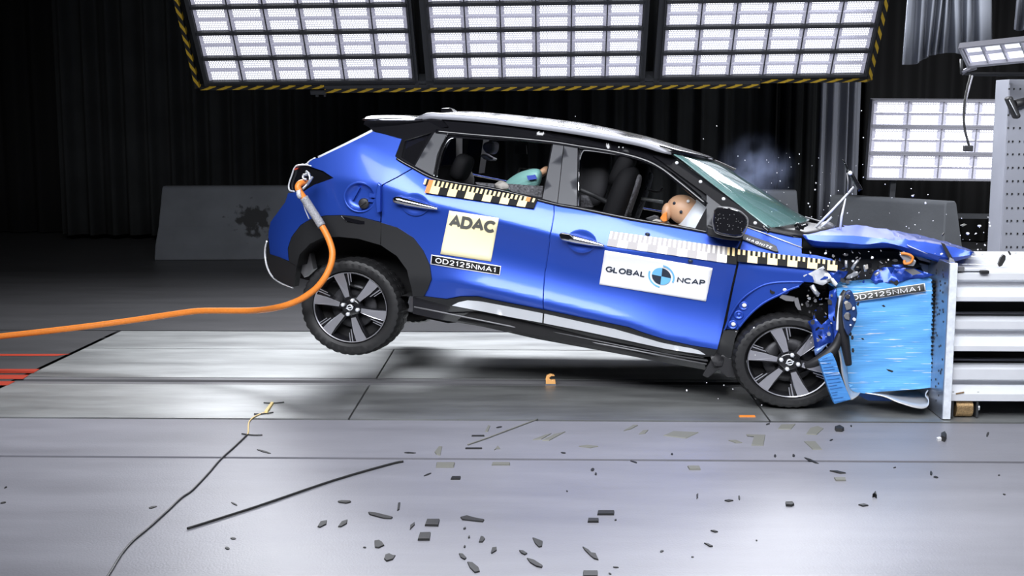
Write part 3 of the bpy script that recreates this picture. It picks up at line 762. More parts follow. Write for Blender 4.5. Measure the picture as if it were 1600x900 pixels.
# windscreen: curved sheet between the pillar line and the far side, bulging forward in the middle
ne = [(1050, 241, .24), (1064, 250, .23), (1100, 278, .20), (1140, 309, .17), (1180, 341, .14), (1200, 357, .13)]
NE = [cp(*p) for p in cr(ne, 4)]
ws = []
for j in range(15):
    t = j / 14; b = math.sin(math.pi * t) ** .8; row = []
    for k, p in enumerate(NE):
        s = k / (len(NE) - 1)
        row.append(Vector((p.x + b * lerp(.22, .26, s), lerp(p.y, CW - p.y, t), p.z + b * lerp(-.035, .045, s))))
    ws.append(row)
strip_obj('windscreen', ws[::-1], M['windscreen'], thick=.006)
# screen frit along the top and the near pillar trim, with white target dots
strip_obj('windscreen_header', [[Vector(r[k]) + Vector((.006, 0, .010)) for k in range(2)] for r in ws][::-1], M['black_gloss'])
surf_panel('front_pillar', [(1046, 240), (1058, 249), (1100, 279), (1140, 309.5), (1180, 341.5), (1206, 360), (1190, 360), (1166, 353), (1135, 328), (1100, 301), (1060, 272), (1035, 253), (1020, 243)], M['black_gloss'], off=.016, thick=.06, res=.05)
for x, y in ((1057.5, 254.5), (1094.5, 284), (1130.5, 310.8), (1180, 348.5)):
    p = sp(x, y, .022); bm = bmesh.new(); revolve(bm, [(.0105, .006), (.010, -.002), (.0005, -.004)], 12, 1.1, 1, p); bm_obj('target_dot', bm, M['white'], car)
for x, y in ((967, 230), (973.5, 230.5)):
    p = sp(x, y, .01); bm = bmesh.new(); revolve(bm, [(.005, .006), (.005, -.002), (.0005, -.003)], 8, 1, 1, p); bm_obj('target_dot', bm, M['white'], car)
slab_px('windscreen_sensor', [(1112, 250), (1118, 250), (1150, 264), (1147, 267), (1137, 262), (1118, 254)], .85, .05, M['black'])
# cowl below the screen
cw = []
for j in range(9):
    t = j / 8; b = math.sin(math.pi * t); row = []
    for x, y in ((1196, 353), (1206, 360), (1240, 366), (1256, 369)):
        p = cp(x, y, .14); row.append(Vector((p.x + b * .20, lerp(.14, CW - .14, t), p.z + b * .03 - .012)))
    cw.append(row)
strip_obj('cowl', cw[::-1], M['black'], thick=.02)
bar('scuttle_trim', [(1168, 352), (1184, 356.5), (1210, 362), (1240, 368.5)], .008, M['black'], off=.01)
for i, pts in enumerate(([(1192, 355, .06), (1199, 360, .05), (1201, 364, .05)], [(1243, 353, .30), (1246, 350, .28), (1253, 354, .26), (1261, 351, .24)], [(1244, 354, .3), (1246, 361, .3), (1250, 356, .28), (1256, 357, .28)])):
    tube_obj('torn_bracket', [cp(*p) for p in cr(pts, 4)], .010, M['black_gloss'], car)

# buckled bonnet: near lip, ridge, crown and far edge
us = [0, .12, .28, .45, .58, .72, .86, 1]
def curve_px(pts, w, n=29):
    c = cr([(*p, w) for p in pts], 8); c = [cp(*q) for q in c]
    return [c[round(k * (len(c) - 1) / (n - 1))] for k in range(n)]
lip = curve_px([(1262, 379), (1272, 386.5), (1306, 388), (1340, 389), (1372, 388), (1400, 389), (1420, 397), (1450, 405), (1477, 412), (1498, 407), (1516, 402)], .10)
mid_ = curve_px([(1258, 373), (1280, 377), (1320, 379), (1350, 382), (1380, 379), (1402, 383), (1420, 388), (1450, 395), (1478, 402), (1498, 401), (1518, 398)], .06)
ridge = curve_px([(1254, 367), (1280, 367.5), (1328, 368), (1360, 371), (1385, 373.5), (1408, 374), (1425, 375.5), (1450, 378.5), (1478, 384), (1500, 390), (1520, 395.5)], .07)
top1 = curve_px([(1262, 365), (1285, 361), (1318, 360), (1355, 363.5), (1380, 366), (1405, 368), (1425, 370.5), (1450, 375), (1478, 380.5), (1500, 387), (1522, 394.5)], .40)
top2 = curve_px([(1285, 361), (1300, 356), (1325, 352.5), (1345, 353), (1368, 355.5), (1395, 360), (1420, 365), (1445, 370.5), (1472, 376.5), (1500, 384.5), (1522, 394)], .85)
rows = [lip, mid_, ridge, top1, top2]
last = top2
rnd = random.Random(5)
for w in (1.15, 1.42, 1.56):
    rows.append([Vector((p.x, w, p.z - (w - .85) ** 2 * .16 + rnd.uniform(-.006, .006))) for p in top2])
hood_rows = []
for a, b in zip(rows[:-1], rows[1:]):
    for k in range(3): hood_rows.append([p.lerp(q, k / 3) for p, q in zip(a, b)])
hood_rows.append(rows[-1])
rnd = random.Random(3)
for i, r in enumerate(hood_rows):
    for k, p in enumerate(r):
        if 3 < i and 10 < k: r[k] = p + Vector((0, 0, rnd.uniform(-.007, .007)))
hood = strip_obj('hood', hood_rows, M['blue'], thick=.008)
for (a, b, c_, d) in (((1470, 379, .03), (1476, 381, .03), (1489, 404, .03), (1484, 408, .03)), ((1417, 382, .04), (1446, 395, .04), (1450, 397, .04), (1420, 385, .04))):
    slab_px('hood_shard', [a, b, c_, d], .03, .012, M['black'] if a[0] > 1450 else M['silver'])
slab_px('hood_shard', [(1484, 402), (1490, 405), (1493, 411), (1482, 412)], .02, .02, M['bare_metal'])
slab_px('wiper_hole_cover', [(1306, 352, .75), (1316, 351, .75), (1321, 355, .75), (1312, 359, .75), (1303, 358, .75)], .75, .02, M['black'])
# wipers thrown up by the crash
wp = tube_obj('wiper_arm', [cp(1265, 365, .55), cp(1300, 329, .55), cp(1334, 292.5, .55)], [.009, .007, .006], M['silver'], car)
tube_obj('wiper_arm', [cp(1274, 364, .6), cp(1300, 339, .6)], [.008, .006], M['silver'], car)
tube_obj('wiper_arm', [cp(1312, 364, .5), cp(1315, 338, .5), cp(1321.5, 310, .5)], [.008, .008, .004], M['silver'], car)
slab_px('wiper_blade', [(1306, 355, .55), (1311, 354, .55), (1316, 325, .55), (1321, 312, .55), (1313, 325, .55)], .55, .015, M['black'])
tube_obj('wiper_blade', [cp(*p) for p in cr([(1317.5, 249, .5), (1323, 262, .5), (1333, 277, .5), (1345, 297, .5)], 5)], [.006] * 8 + [.014] * 8, M['black_gloss'], car)
tube_obj('wiper_link', [cp(1324, 270, .5), cp(1325, 285, .5), cp(1324, 301, .5)], .005, M['engine_grey'], car)
bm = bmesh.new(); p = cp(1328.5, 270.5, .48); bmesh.ops.create_uvsphere(bm, u_segments=12, v_segments=8, radius=.014); bmesh.ops.translate(bm, vec=p, verts=bm.verts); bm_obj('wiper_nut', bm, M['white'], car, True)
tube_obj('wiper_link', [cp(1258, 339, .9), cp(1282, 346, .9), cp(1306, 353, .9)], .005, M['engine_grey'], car)
slab_px('wiper_motor', [(1282, 350, .7), (1292, 346, .7), (1302, 350, .7), (1306, 356, .7), (1292, 360, .7), (1280, 358, .7)], .7, .12, M['engine_grey'], bv=.015)

# door mirror
bm = bmesh.new(); P = [(1115, 328), (1121, 323.5), (1140, 325), (1155, 330), (1164, 337), (1168, 343), (1166, 356), (1160, 367), (1150, 369.5), (1125, 365.5), (1116, 361), (1113, 345)]
c0 = cp(1140, 346, -.13)
rings = []
for w, s in ((.02, .6), (-.02, .92), (-.07, 1.0), (-.12, 1.0), (-.15, .95), (-.158, .88)):
    rings.append([bm.verts.new(Vector((lerp(c0.x, q.x, s), w, lerp(c0.z, q.z, s)))) for q in (cp(x, y, -.13) for x, y in P)])
n = len(P)
for a, b in zip(rings[:-1], rings[1:]):
    for k in range(n): bm.faces.new((a[k], a[(k + 1) % n], b[(k + 1) % n], b[k]))
bm.faces.new(rings[-1]); bmesh.ops.recalc_face_normals(bm, faces=bm.faces[:])
mir = bm_obj('door_mirror', bm, M['mirror'], car); sharp(mir, 30)
tube_obj('mirror_rim', [cp(x, y, -.135) for x, y in cr([(1116, 330), (1113.5, 345), (1117, 361), (1126, 366), (1150, 370), (1160, 367.5), (1167, 355), (1168.5, 343), (1164, 336.5), (1155, 329.5), (1140, 324.5), (1121, 323.3)], 4)], .0045, M['engine_grey'], mir)
slab_px('mirror_foot', [(1104, 352), (1114, 356), (1122, 366), (1160, 370), (1157, 377), (1130, 374), (1104, 368)], -.06, .11, M['black'], mir, bv=.01)
bm = bmesh.new(); rnd = random.Random(11)
for k in range(34):
    x, y = rnd.uniform(1118, 1160), rnd.uniform(334, 364); add_box(bm, cp(x, y, -.160), (.004, .004, .004))
tag(bm_obj('mirror_chips', bm, M['engine_grey'], mir), kind='stuff')

# door handles
for px, lock in (((615, 310), 0), ((875, 367.5), 1)):
    x0, y0 = px; s = 1.0
    cup = sp(x0 + 34, y0 + 9); bm = bmesh.new()
    revolve(bm, [(.083, -.003), (.080, -.0045), (.06, -.001), (.0005, .0)], 28, 1.15, .92, cup - Vector((0, .003, 0)))
    h = bm_obj('handle_cup', bm, M['blue'], car)
    pts = [sp(x0 + dx, y0 + dy, .035) for dx, dy in ((0, 3), (6, 2.5), (20, 6), (45, 11.5), (60, 14.5), (69, 16.5))]
    bm = bmesh.new(); add_tube(bm, [tuple(p) for p in cr([tuple(p) for p in pts], 4)], [.018 + .010 * math.sin(math.pi * min(1, k / 10)) if k < 8 else lerp(.027, .006, (k - 8) / 12) for k in range(21)], 10)
    hd = bm_obj('door_handle', bm, M['chrome'], car)
    if lock:
        slab_px('lock_cap', [(873, 366), (877, 363.5), (890, 365.5), (898, 372), (888, 375), (876, 373)], W(cp(885, 369).x, cp(885, 369).z) - .066, .03, M['black_gloss'], hd, bv=.006)

# ------------------------------------------------------------------ stickers
def quad_pt(Q, s, t): # Q = TL, TR, BR, BL ; s right, t down
    a = (lerp(Q[0][0], Q[1][0], s), lerp(Q[0][1], Q[1][1], s)); b = (lerp(Q[3][0], Q[2][0], s), lerp(Q[3][1], Q[2][1], s))
    return lerp(a[0], b[0], t), lerp(a[1], b[1], t)
def sticker(name, Q, m, off=.005, nx=14, ny=8, parent=None, surf=None):
    f = surf or (lambda x, y: sp(x, y, off))
    vs = [f(*quad_pt(Q, i / nx, j / ny)) for j in range(ny + 1) for i in range(nx + 1)]
    fs = [(j * (nx + 1) + i, (j + 1) * (nx + 1) + i, (j + 1) * (nx + 1) + i + 1, j * (nx + 1) + i + 1) for j in range(ny) for i in range(nx)]
    o = mesh_obj(name, vs, fs, m, parent if parent is not None else car); sharp(o, 45)
    sl = o.modifiers.new('solid', 'SOLIDIFY'); sl.thickness = .0012; sl.offset = -1
    return o
def arc(cx, cy, rx, ry, a0, a1, n=12): return [(cx + rx * math.cos(R(lerp(a0, a1, k / n))), cy + ry * math.sin(R(lerp(a0, a1, k / n)))) for k in range(n + 1)]
# plain sans-serif capitals: advance width and centre-line strokes (cap height 1)
GLYPH = {
    'O': (.80, [arc(.40, .5, .40, .5, 0, 360, 28)]),
    'D': (.72, [[(.0, 0), (.0, 1), (.30, 1)] + arc(.30, .5, .42, .5, 90, -90, 14)[1:] + [(.0, 0)]]),
    '2': (.58, [arc(.28, .71, .27, .29, 170, -20, 12) + [(.44, .46), (.02, .0), (.58, .0)]]),
    '1': (.34, [[(.02, .76), (.14, .82), (.24, 1), (.24, 0)]]),
    '5': (.58, [[(.53, 1), (.12, 1), (.06, .52)] + arc(.26, .33, .30, .33, 125, -130, 14)]),
    'N': (.70, [[(0, 0), (0, 1), (.70, 0), (.70, 1)]]),
    'M': (.84, [[(0, 0), (0, 1), (.42, .05), (.84, 1), (.84, 0)]]),
    'A': (.78, [[(0, 0), (.39, 1), (.78, 0)], [(.14, .33), (.64, .33)]]),
    'C': (.74, [arc(.42, .5, .42, .5, 42, 318, 22)]),
    'G': (.78, [arc(.42, .5, .42, .5, 42, 345, 22) + [(.82, .46), (.46, .46)]]),
    'L': (.50, [[(0, 1), (0, 0), (.5, 0)]]),
    'B': (.60, [[(0, 0), (0, 1), (.30, 1)] + arc(.30, .76, .25, .24, 90, -90, 8)[1:] + [(0, .52)], [(.3, .52)] + arc(.32, .26, .28, .26, 90, -90, 8) + [(0, 0)]]),
    'P': (.58, [[(0, 0), (0, 1), (.30, 1)] + arc(.30, .73, .28, .27, 90, -90, 10)[1:] + [(0, .46)]]),
    'I': (.04, [[(.02, 0), (.02, 1)]]), 'T': (.66, [[(0, 1), (.66, 1)], [(.33, 1), (.33, 0)]]), 'E': (.52, [[(.52, 1), (0, 1), (0, 0), (.52, 0)], [(0, .52), (.46, .52)]])}
def text_mesh(body, weight=.15, spacing=1.0):
    bm = bmesh.new(); x = 0; h = weight / 2
    for ch in body:
        adv, strokes = GLYPH[ch]
        for st in strokes:
            P = [Vector(((q[0]) * (1 - h * .4) + x, q[1] * (1 - weight) + h)) for q in st]; n = len(P); closed = (P[0] - P[-1]).length < 1e-4
            L_, R_ = [], []
            for k in range(n):
                a = (P[k] - P[k - 1]).normalized() if k else ((P[0] - P[n - 2]).normalized() if closed else (P[1] - P[0]).normalized())
                b = (P[k + 1] - P[k]).normalized() if k < n - 1 else ((P[1] - P[0]).normalized() if closed else a)
                na, nb = Vector((-a.y, a.x)), Vector((-b.y, b.x)); m = na + nb
                m = na if m.length < .2 else m.normalized(); s_ = min(1.7, 1 / max(.3, m.dot(na))) * h
                ext = (-a if k == 0 else b) * 0
                L_.append(P[k] + m * s_ + ext); R_.append(P[k] - m * s_ + ext)
            cols = []
            for k in range(n):
                cols.append((L_[k], R_[k]))
                if k < n - 1:
                    sg = int((P[k + 1] - P[k]).length / .22)
                    for q in range(1, sg + 1): cols.append((L_[k].lerp(L_[k + 1], q / (sg + 1)), R_[k].lerp(R_[k + 1], q / (sg + 1))))
            vs = [(bm.verts.new((a.x, a.y, 0)), bm.verts.new((b.x, b.y, 0))) for a, b in cols]
            for (a, b), (c_, d) in zip(vs[:-1], vs[1:]): bm.faces.new((a, b, d, c_))
        x += adv + (.20 + weight * .55) * spacing
    return bm
def lettering(body, Q, m, parent, off=.0075, weight=.15, spacing=1.0, surf=None):
    """lettering stretched over the pixel quad Q on the surface"""
    bm = text_mesh(body, weight, spacing)
    xs = [v.co.x for v in bm.verts]; ys = [v.co.y for v in bm.verts]; x0, x1, y0, y1 = min(xs), max(xs), min(ys), max(ys)
    f = surf or (lambda x, y: sp(x, y, off))
    for v in bm.verts: v.co = f(*quad_pt(Q, (v.co.x - x0) / (x1 - x0), (y1 - v.co.y) / (y1 - y0)))
    return bm_obj('lettering', bm, m, parent)
def sub(Q, s0, s1, t0, t1): return [quad_pt(Q, s0, t0), quad_pt(Q, s1, t0), quad_pt(Q, s1, t1), quad_pt(Q, s0, t1)]
QA = [(702, 329), (779.6, 340.6), (767, 408.6), (688, 397)]
st = sticker('square_sticker', QA, M['yellow'], .006)
lettering('ADAC', sub(QA, .045, .955, .055, .36), M['ink_grey'], st, .010, weight=.25, spacing=.55)
QP = [(674, 397.6), (783, 415.6), (781, 430.4), (672.4, 413)]
st = sticker('number_label', QP, M['white'], .006)
sticker('label_field', sub(QP, .012, .988, .10, .90), M['tape_black'], .009, parent=st)
lettering('OD2125NMA1', sub(QP, .065, .93, .22, .79), M['white'], st, .0125, weight=.15)
QN = [(945, 391), (1113.6, 419), (1103, 471), (936.4, 444.4)]
st = sticker('wide_sticker', QN, M['white'], .006, nx=24, ny=12)
def lquad(x0, y0, x1, y1, h, lean=-.18): # baseline left / right, cap height h
    return [(x0 - lean * h, y0 - h), (x1 - lean * h, y1 - h), (x1, y1), (x0, y0)]
lettering('GLOBAL', lquad(945.5, 424.3, 1006.5, 433, 9.3), M['ink'], st, .012, weight=.19, spacing=.75)
lettering('NCAP', lquad(1057, 441.3, 1101, 446.5, 9.3), M['ink'], st, .012, weight=.19, spacing=.75)
LC = (1033.4, 431.8)
def disc_part(name, a0, a1, r0, r1, m, off, n=10):
    vs = []; fs = []
    for k in range(n + 1):
        a = lerp(a0, a1, k / n)
        for r in (r0, r1):
            x, y = r * math.cos(a) * 1.13, -r * math.sin(a) * .99
            vs.append(sp(LC[0] + x, LC[1] + y + x * .12, off))
    for k in range(n): fs.append((2 * k, 2 * k + 2, 2 * k + 3, 2 * k + 1))
    bm = bmesh.new(); vv = [bm.verts.new(v) for v in vs]
    for f in fs:
        try: bm.faces.new([vv[i] for i in f])
        except ValueError: pass
    bmesh.ops.recalc_face_normals(bm, faces=bm.faces[:]); bm_obj(name, bm, m, st)
T = R(-6)
for k in range(4): disc_part('emblem', T + k * math.pi / 2, T + (k + 1) * math.pi / 2, .05, 13.2, M['ink'] if k % 2 == 0 else M['logo_blue'], .012)
disc_part('emblem', T + R(-20), T + R(88), 16, 18.3, M['logo_blue'], .012); disc_part('emblem', T + R(165), T + R(268), 16, 18.3, M['logo_blue'], .012)

def ruler(name, Q, n, first_dark, cols, off, orange=(), switch=None, teeth=3, split=.5):
    """checkered measuring tape: blocks along the foot, narrow teeth of the other colour along the head"""
    cells = []          # s0,s1,t0,t1,mat
    for i in range(n):
        dark = (i % 2 == 0) == first_dark
        c = cols if (switch is None or i < switch[0]) else switch[1]
        a, b = i / n, (i + 1) / n
        cells.append((a, b, split, 1, c[1] if dark else c[0]))
        for k in range(teeth * 2):
            s0, s1 = lerp(a, b, k / (teeth * 2)), lerp(a, b, (k + 1) / (teeth * 2))
            cells.append((s0, s1, 0, split, c[1] if k % 2 else c[0]))
    for a, b in orange: cells = [x for x in cells if not (a < (x[0] + x[1]) / 2 < b)] + [(a, b, 0, 1, 2)]
    vs = []; fs = []; mi = []
    for s0, s1, t0, t1, m in cells:
        q = [sp(*quad_pt(Q, s, t), off) for s, t in ((s0, t0), (s0, t1), (s1, t1), (s1, t0))]
        k = len(vs); vs += q; fs.append((k, k + 1, k + 2, k + 3)); mi.append(m)
    o = mesh_obj(name, vs, fs, [M['tape_yellow'], M['tape_black'], M['orange'], M['tape_glare_white'], M['tape_glare_grey']], car, mi=mi)
    return o
ruler('measuring_tape', [(664, 279), (840, 310.5), (834, 325.5), (657, 300)], 13, True, (0, 1), .022, orange=((.035, .085), (.90, .95)), teeth=2, split=.42)
ruler('measuring_tape', [(954, 361), (1152, 388), (1151, 413.3), (948, 384)], 13, True, (3, 4), .010, switch=(11.5, (0, 1)), teeth=2, split=.5)  # all but the last blocks carry painted glare
ruler('measuring_tape', [(1153, 389.5), (1309, 408), (1308, 423.5), (1152, 408.5)], 10, True, (0, 1), .03, teeth=2, split=.42)
# wing garnish with raised lettering, screw heads in the door
surf_panel('fender_garnish', [(1162, 365), (1200, 378), (1213, 384.5), (1216.5, 393), (1212, 393), (1185, 384), (1160, 373.5)], M['pillar'], off=.02, thick=.03, res=.05)
lettering('MAGNITE', [(1168, 371), (1207, 385.5), (1204, 389), (1165.5, 374.5)], M['silver'], car, .024, weight=.18, spacing=1.6)
bar('shoulder_line', [(1166, 354.5), (1190, 363), (1220, 374.5), (1253, 387)], .004, M['silver'], off=.005, smooth=0)
for x, y in ((1011.5, 366), (1078.5, 408)):
    p = sp(x, y, .012); bm = bmesh.new(); revolve(bm, [(.014, .01), (.012, -.004), (.0005, -.006)], 10, 1.2, .8, p); bm_obj('screw_plug', bm, M['ink'], car)

# ------------------------------------------------------------------ interior
def cushion(name, c, s, m, rot=0, parent=None, tw=0):
    bm = bmesh.new(); bmesh.ops.create_cube(bm, size=1)
    bmesh.ops.subdivide_edges(bm, edges=bm.edges[:], cuts=1, use_grid_fill=True)
    for v in bm.verts:
        k = 1 - .12 * (abs(v.co.x) + abs(v.co.y) + abs(v.co.z) - .5); v.co *= k
    bmesh.ops.transform(bm, matrix=Matrix.Translation(c) @ Matrix.Rotation(rot, 4, 'Y') @ Matrix.Diagonal((*s, 1)), verts=bm.verts)
    o = bm_obj(name, bm, m, parent if parent is not None else car); subsurf(o, 2); return o
def seat(px, py, w, tone, hr=(968, 268)):
    p = cp(px, py, w)
    b = cushion('front_seat', p, (.16, .46, .62), M['seat'], R(14))
    h = cp(*hr, w); cushion('head_restraint', h, (.13, .28, .26), M['seat'], R(20), b)
    tube_obj('restraint_post', [h + Vector((-.02, -.06, -.1)), h + Vector((-.05, -.06, -.22))], .008, M['chrome'], b)
    cushion('seat_panel', p + Vector((.07, 0, .02)), (.06, .26, .46), M['seat_grey'], R(14), b)
    return b
seat(965, 325, .38, 0, (973, 266)); seat(985, 318, 1.02, 0, (985, 262))
cushion('rear_seat', cp(690, 318, .82), (.22, 1.15, .60), M['seat'], R(16))
for w in (.42, 1.2): cushion('rear_head_restraint', cp(722, 262, w), (.12, .26, .2), M['seat'], R(18))
cushion('seat_side', cp(925, 275, .62), (.26, .12, .42), M['engine'], R(6))
slab_px('seat_panel', [(908, 305), (918, 306), (926, 324), (907, 323)], .3, .04, M['seat_grey'])
slab_px('rear_seat_panel', [(742, 285), (772, 287), (775, 299), (755, 296)], .35, .05, M['seat_grey'])
slab_px('rear_seat_panel', [(786, 287), (848, 291), (847, 308), (800, 300)], .35, .05, M['seat_grey'])
tube_obj('seat_belt', [cp(906, 296, .16), cp(930, 306, .2), cp(965, 325, .26), cp(985, 337, .3)], .016, M['clad'], car, 6)
local_quad_box('dashboard', [uvp(1112, 338), uvp(1126, 330), uvp(1190, 345), uvp(1180, 372), uvp(1112, 366)], .15, CW - .15, M['black'])
# far side wall with window openings, upright posts
fs_ = [(-3.30, .55), (-3.30, .84), (1.2 - 1.4, .86), (-.2, .30), (-2.4, .30)]
vb = lambda u: interp(*VB, u)
uA, uB, uC, uD = cp(640, 230, .2).x, cp(690, 230, .2).x, cp(880, 230, .2).x, cp(1090, 300, .2).x
local_quad_box('far_side_panel', [uvp(440, 390), uvp(450, 300), uvp(640, 275), uvp(866, 322), uvp(1105, 366), uvp(1250, 390), uvp(1250, 440), uvp(1150, 470), uvp(1110, 560), uvp(690, 470), uvp(640, 400), uvp(560, 370), uvp(480, 390)], CW - .03, CW, M['blue'])
local_quad_box('door_lining', [uvp(470, 310), uvp(640, 277), uvp(866, 324), uvp(1105, 368), uvp(1105, 540), uvp(690, 470), uvp(640, 400), uvp(480, 370)], CW - .07, CW - .03, M['dark'])
for a in ([(583, 205), (640, 198), (640, 270), (600, 280)], [(664, 205), (690, 200), (680, 275), (655, 265)], [(866, 215), (893, 220), (890, 322), (860, 316)]):
    local_quad_box('roof_post', [uvp(x, y, .2) for x, y in a], CW - .24, CW - .05, M['black'])
tube_obj('roof_post', [far(cp(1020, 236, .22)), far(cp(1100, 300, .18)), far(cp(1180, 350, .12))], .03, M['black'], car)
tube_obj('roof_side_beam', [far(p) for p in [cp(x, y, .24) for x, y in ((600, 200), (690, 195), (880, 214), (1020, 238))]], .04, M['black'], car)
local_quad_box('tailgate', [uvp(425, 340), uvp(455, 300), uvp(480, 255), uvp(583, 206), uvp(590, 212), uvp(490, 262), uvp(462, 305), uvp(432, 345)], .36, CW - .36, M['blue'])
local_quad_box('rear_bumper', [uvp(420, 375), uvp(430, 345), uvp(450, 345), uvp(462, 446), uvp(438, 440), uvp(418, 405)], .40, CW - .40, M['clad'])
# small items behind the far window
tube_obj('window_edge', [cp(992, 250, 1.2), cp(999, 288, 1.2)], .010, M['silver'], car)
tube_obj('grab_handle', [cp(*p) for p in cr([(1000, 292, 1.0), (1016, 298, 1.0), (1030, 299.5, 1.0), (1036, 293, 1.0)], 5)], .008, M['engine_grey'], car)
tube_obj('window_edge', [cp(1000, 310, .9), cp(1020, 313, .9), cp(1036, 316, .9)], .012, M['silver'], car)
slab_px('window_edge', [(807, 270), (811, 262), (852, 265), (852, 267), (812, 264), (810, 269), (818, 275), (817, 277)], 1.0, .02, M['suit'])
slab_px('sun_visor', [(804, 228), (822, 227), (823, 241), (805, 240)], 1.1, .02, M['engine'])
# ------------------------------------------------------------------ crushed front of the car
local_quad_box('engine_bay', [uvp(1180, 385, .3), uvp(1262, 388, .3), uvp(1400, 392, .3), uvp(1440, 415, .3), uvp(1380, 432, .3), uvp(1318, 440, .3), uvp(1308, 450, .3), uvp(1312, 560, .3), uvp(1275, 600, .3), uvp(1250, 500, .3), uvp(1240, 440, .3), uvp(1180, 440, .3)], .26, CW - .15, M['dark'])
# white crumpled headlamp housing and blue wing tip
crumple('crushed_headlamp', [(1256, 432, -.02), (1287, 417, -.06), (1292, 424, -.02), (1308, 443, -.05), (1305, 447, -.04), (1296, 440, .02), (1286, 446, -.01), (1268, 441, .0), (1257, 437, .02)], M['silver'], .035, seed=4)
crumple('wing_tip', [(1290, 420, .0), (1309, 422, .02), (1326, 424, .06), (1320, 433, .04), (1309, 442, .0), (1300, 432, -.02)], M['blue'], .02, seed=6)
crumple('crushed_panel', [(1366, 424, .10), (1380, 418, .10), (1400, 417, .12), (1430, 420, .14), (1462, 430, .12), (1450, 433, .08), (1400, 441, .04), (1368, 443, .04), (1360, 436, .08)], M['blue'], .02, seed=9)
crumple('crushed_panel', [(1393, 414, .05), (1410, 413, .05), (1414, 418, .05), (1400, 420, .05)], M['blue'], .01, seed=10)
slab_px('grille_vent', [(1412, 421), (1428, 420), (1440, 427), (1426, 430)], .02, .02, M['engine_grey'])
# blue bumper corner hanging before the wheel
crumple('bumper_corner', [(1262, 503, -.06), (1274, 498, -.08), (1284, 508, -.07), (1296, 498, -.05), (1300, 505, -.04), (1302, 540, -.08), (1296, 536, -.10), (1274, 553, -.10), (1271, 530, -.08), (1268, 514, -.06)], M['blue'], .03, seed=12)
crumple('bumper_corner', [(1296, 455, .02), (1306, 451, .0), (1310, 500, -.02), (1312, 520, -.04), (1304, 540, -.06), (1296, 520, -.02), (1294, 480, .0)], M['blue'], .02, seed=13)
crumple('bumper_corner', [(1272, 546, -.12), (1294, 536, -.10), (1284, 548, -.11), (1274, 556, -.12)], mat('pale_blue_edge', (.15, .25, .55), .3, .3, .6), .01, seed=14)
# black bumper trim bow in front of the honeycomb
def ribbon(name, pts, r, m, parent=None, flat=.35):
    P = [cp(*p) for p in cr(pts, 5)]; bm = bmesh.new(); add_tube(bm, P, r, 10)
    return bm_obj(name, bm, m, parent if parent is not None else car)
ribbon('bumper_trim', [(1322, 455, -.12), (1315, 470, -.13), (1313, 490, -.13), (1318, 520, -.13), (1322, 545, -.12), (1326, 570, -.10)], [.02 + .012 * math.sin(math.pi * k / 25) for k in range(26)], M['black'])
ribbon('bumper_trim', [(1313, 520, -.13), (1306, 540, -.13), (1292, 555, -.14), (1274, 566, -.14), (1258, 572, -.13)], [.018 + .016 * math.sin(math.pi * k / 20) for k in range(21)], M['black'])
tube_obj('bumper_wire', [cp(*p) for p in cr([(1313, 462, -.15), (1311, 480, -.15), (1309, 500, -.15), (1308, 516, -.15)], 5)], .008, M['silver'], car)
# fog lamp bezel: dark blue oval shell with its insides
oval = [(1326, 452.5), (1332, 456), (1337, 470), (1340, 490), (1337.5, 504), (1331, 517), (1325, 526), (1319, 514), (1316, 495), (1317, 470), (1321, 458)]
fl = slab_px('fog_lamp', oval, -.20, .06, mat('lamp_shell', (.02, .05, .16), .3, .2, .5), bv=.012)
rnd = random.Random(21)
for k, (x, y, s, m) in enumerate(((1325, 463, 5, 'engine'), (1326, 462, 2.4, 'suit'), (1325, 478, 7.5, 'engine_grey'), (1323, 474, 4, 'suit'), (1334, 482, 3.2, 'silver'), (1324, 494, 6.5, 'engine_grey'), (1327, 493, 3.4, 'engine'), (1335, 499, 3, 'silver'), (1329, 508, 1.8, 'silver'))):
    P = [(x + s * rnd.uniform(.6, 1.2) * math.cos(a), y + s * rnd.uniform(.6, 1.2) * math.sin(a)) for a in [i * math.pi / 3 for i in range(6)]]
    slab_px('lamp_innard', P, -.212, .03, M[m], fl, bv=.004)
for x, y in ((1327, 522), (1330, 528), (1331, 548)):
    slab_px('mounting_tab', [(x, y - 3), (x + 3, y - 3.5), (x + 4, y), (x + 3, y + 3), (x, y + 2.5)], -.17, .02, M['black'])
slab_px('mounting_tab', [(1338, 476), (1342, 472), (1343, 474), (1341, 479)], -.19, .02, M['black'])
# spring strut, tie rod and bracket seen in the arch
slab_px('suspension_bracket', [(1218, 465), (1222, 461), (1242, 465), (1240, 471), (1228, 470)], -.01, .05, M['engine_grey'])
slab_px('suspension_bracket', [(1240, 466), (1247, 466), (1252, 485), (1247, 484), (1243, 478)], -.01, .04, M['engine_grey'])
tube_obj('tie_rod', [cp(1268, 446, -.04), cp(1274, 456, -.04), cp(1279, 461, -.04)], .014, M['bare_metal'], car)
# broken black arch liner and mud flap by the front wheel
surf_panel('arch_liner', [(1131, 515.5), (1154, 516), (1148, 530), (1143, 558), (1126, 562), (1112, 556), (1120, 538), (1128, 524)], M['clad'], off=-.02, thick=.10, res=.05)
slab_px('mud_flap', [(1112, 560), (1130, 554), (1146, 560), (1151, 590), (1136, 590), (1122, 578), (1106, 591), (1097, 587), (1104, 574)], .03, .05, M['black'], bv=.008)  # outline widened past the flap to darken the gap up to the tyre
crumple('mud_flap', [(1110, 556, .02), (1122, 546, .04), (1131, 560, .02), (1128, 572, .02), (1116, 572, .01)], M['black'], .02, seed=17)
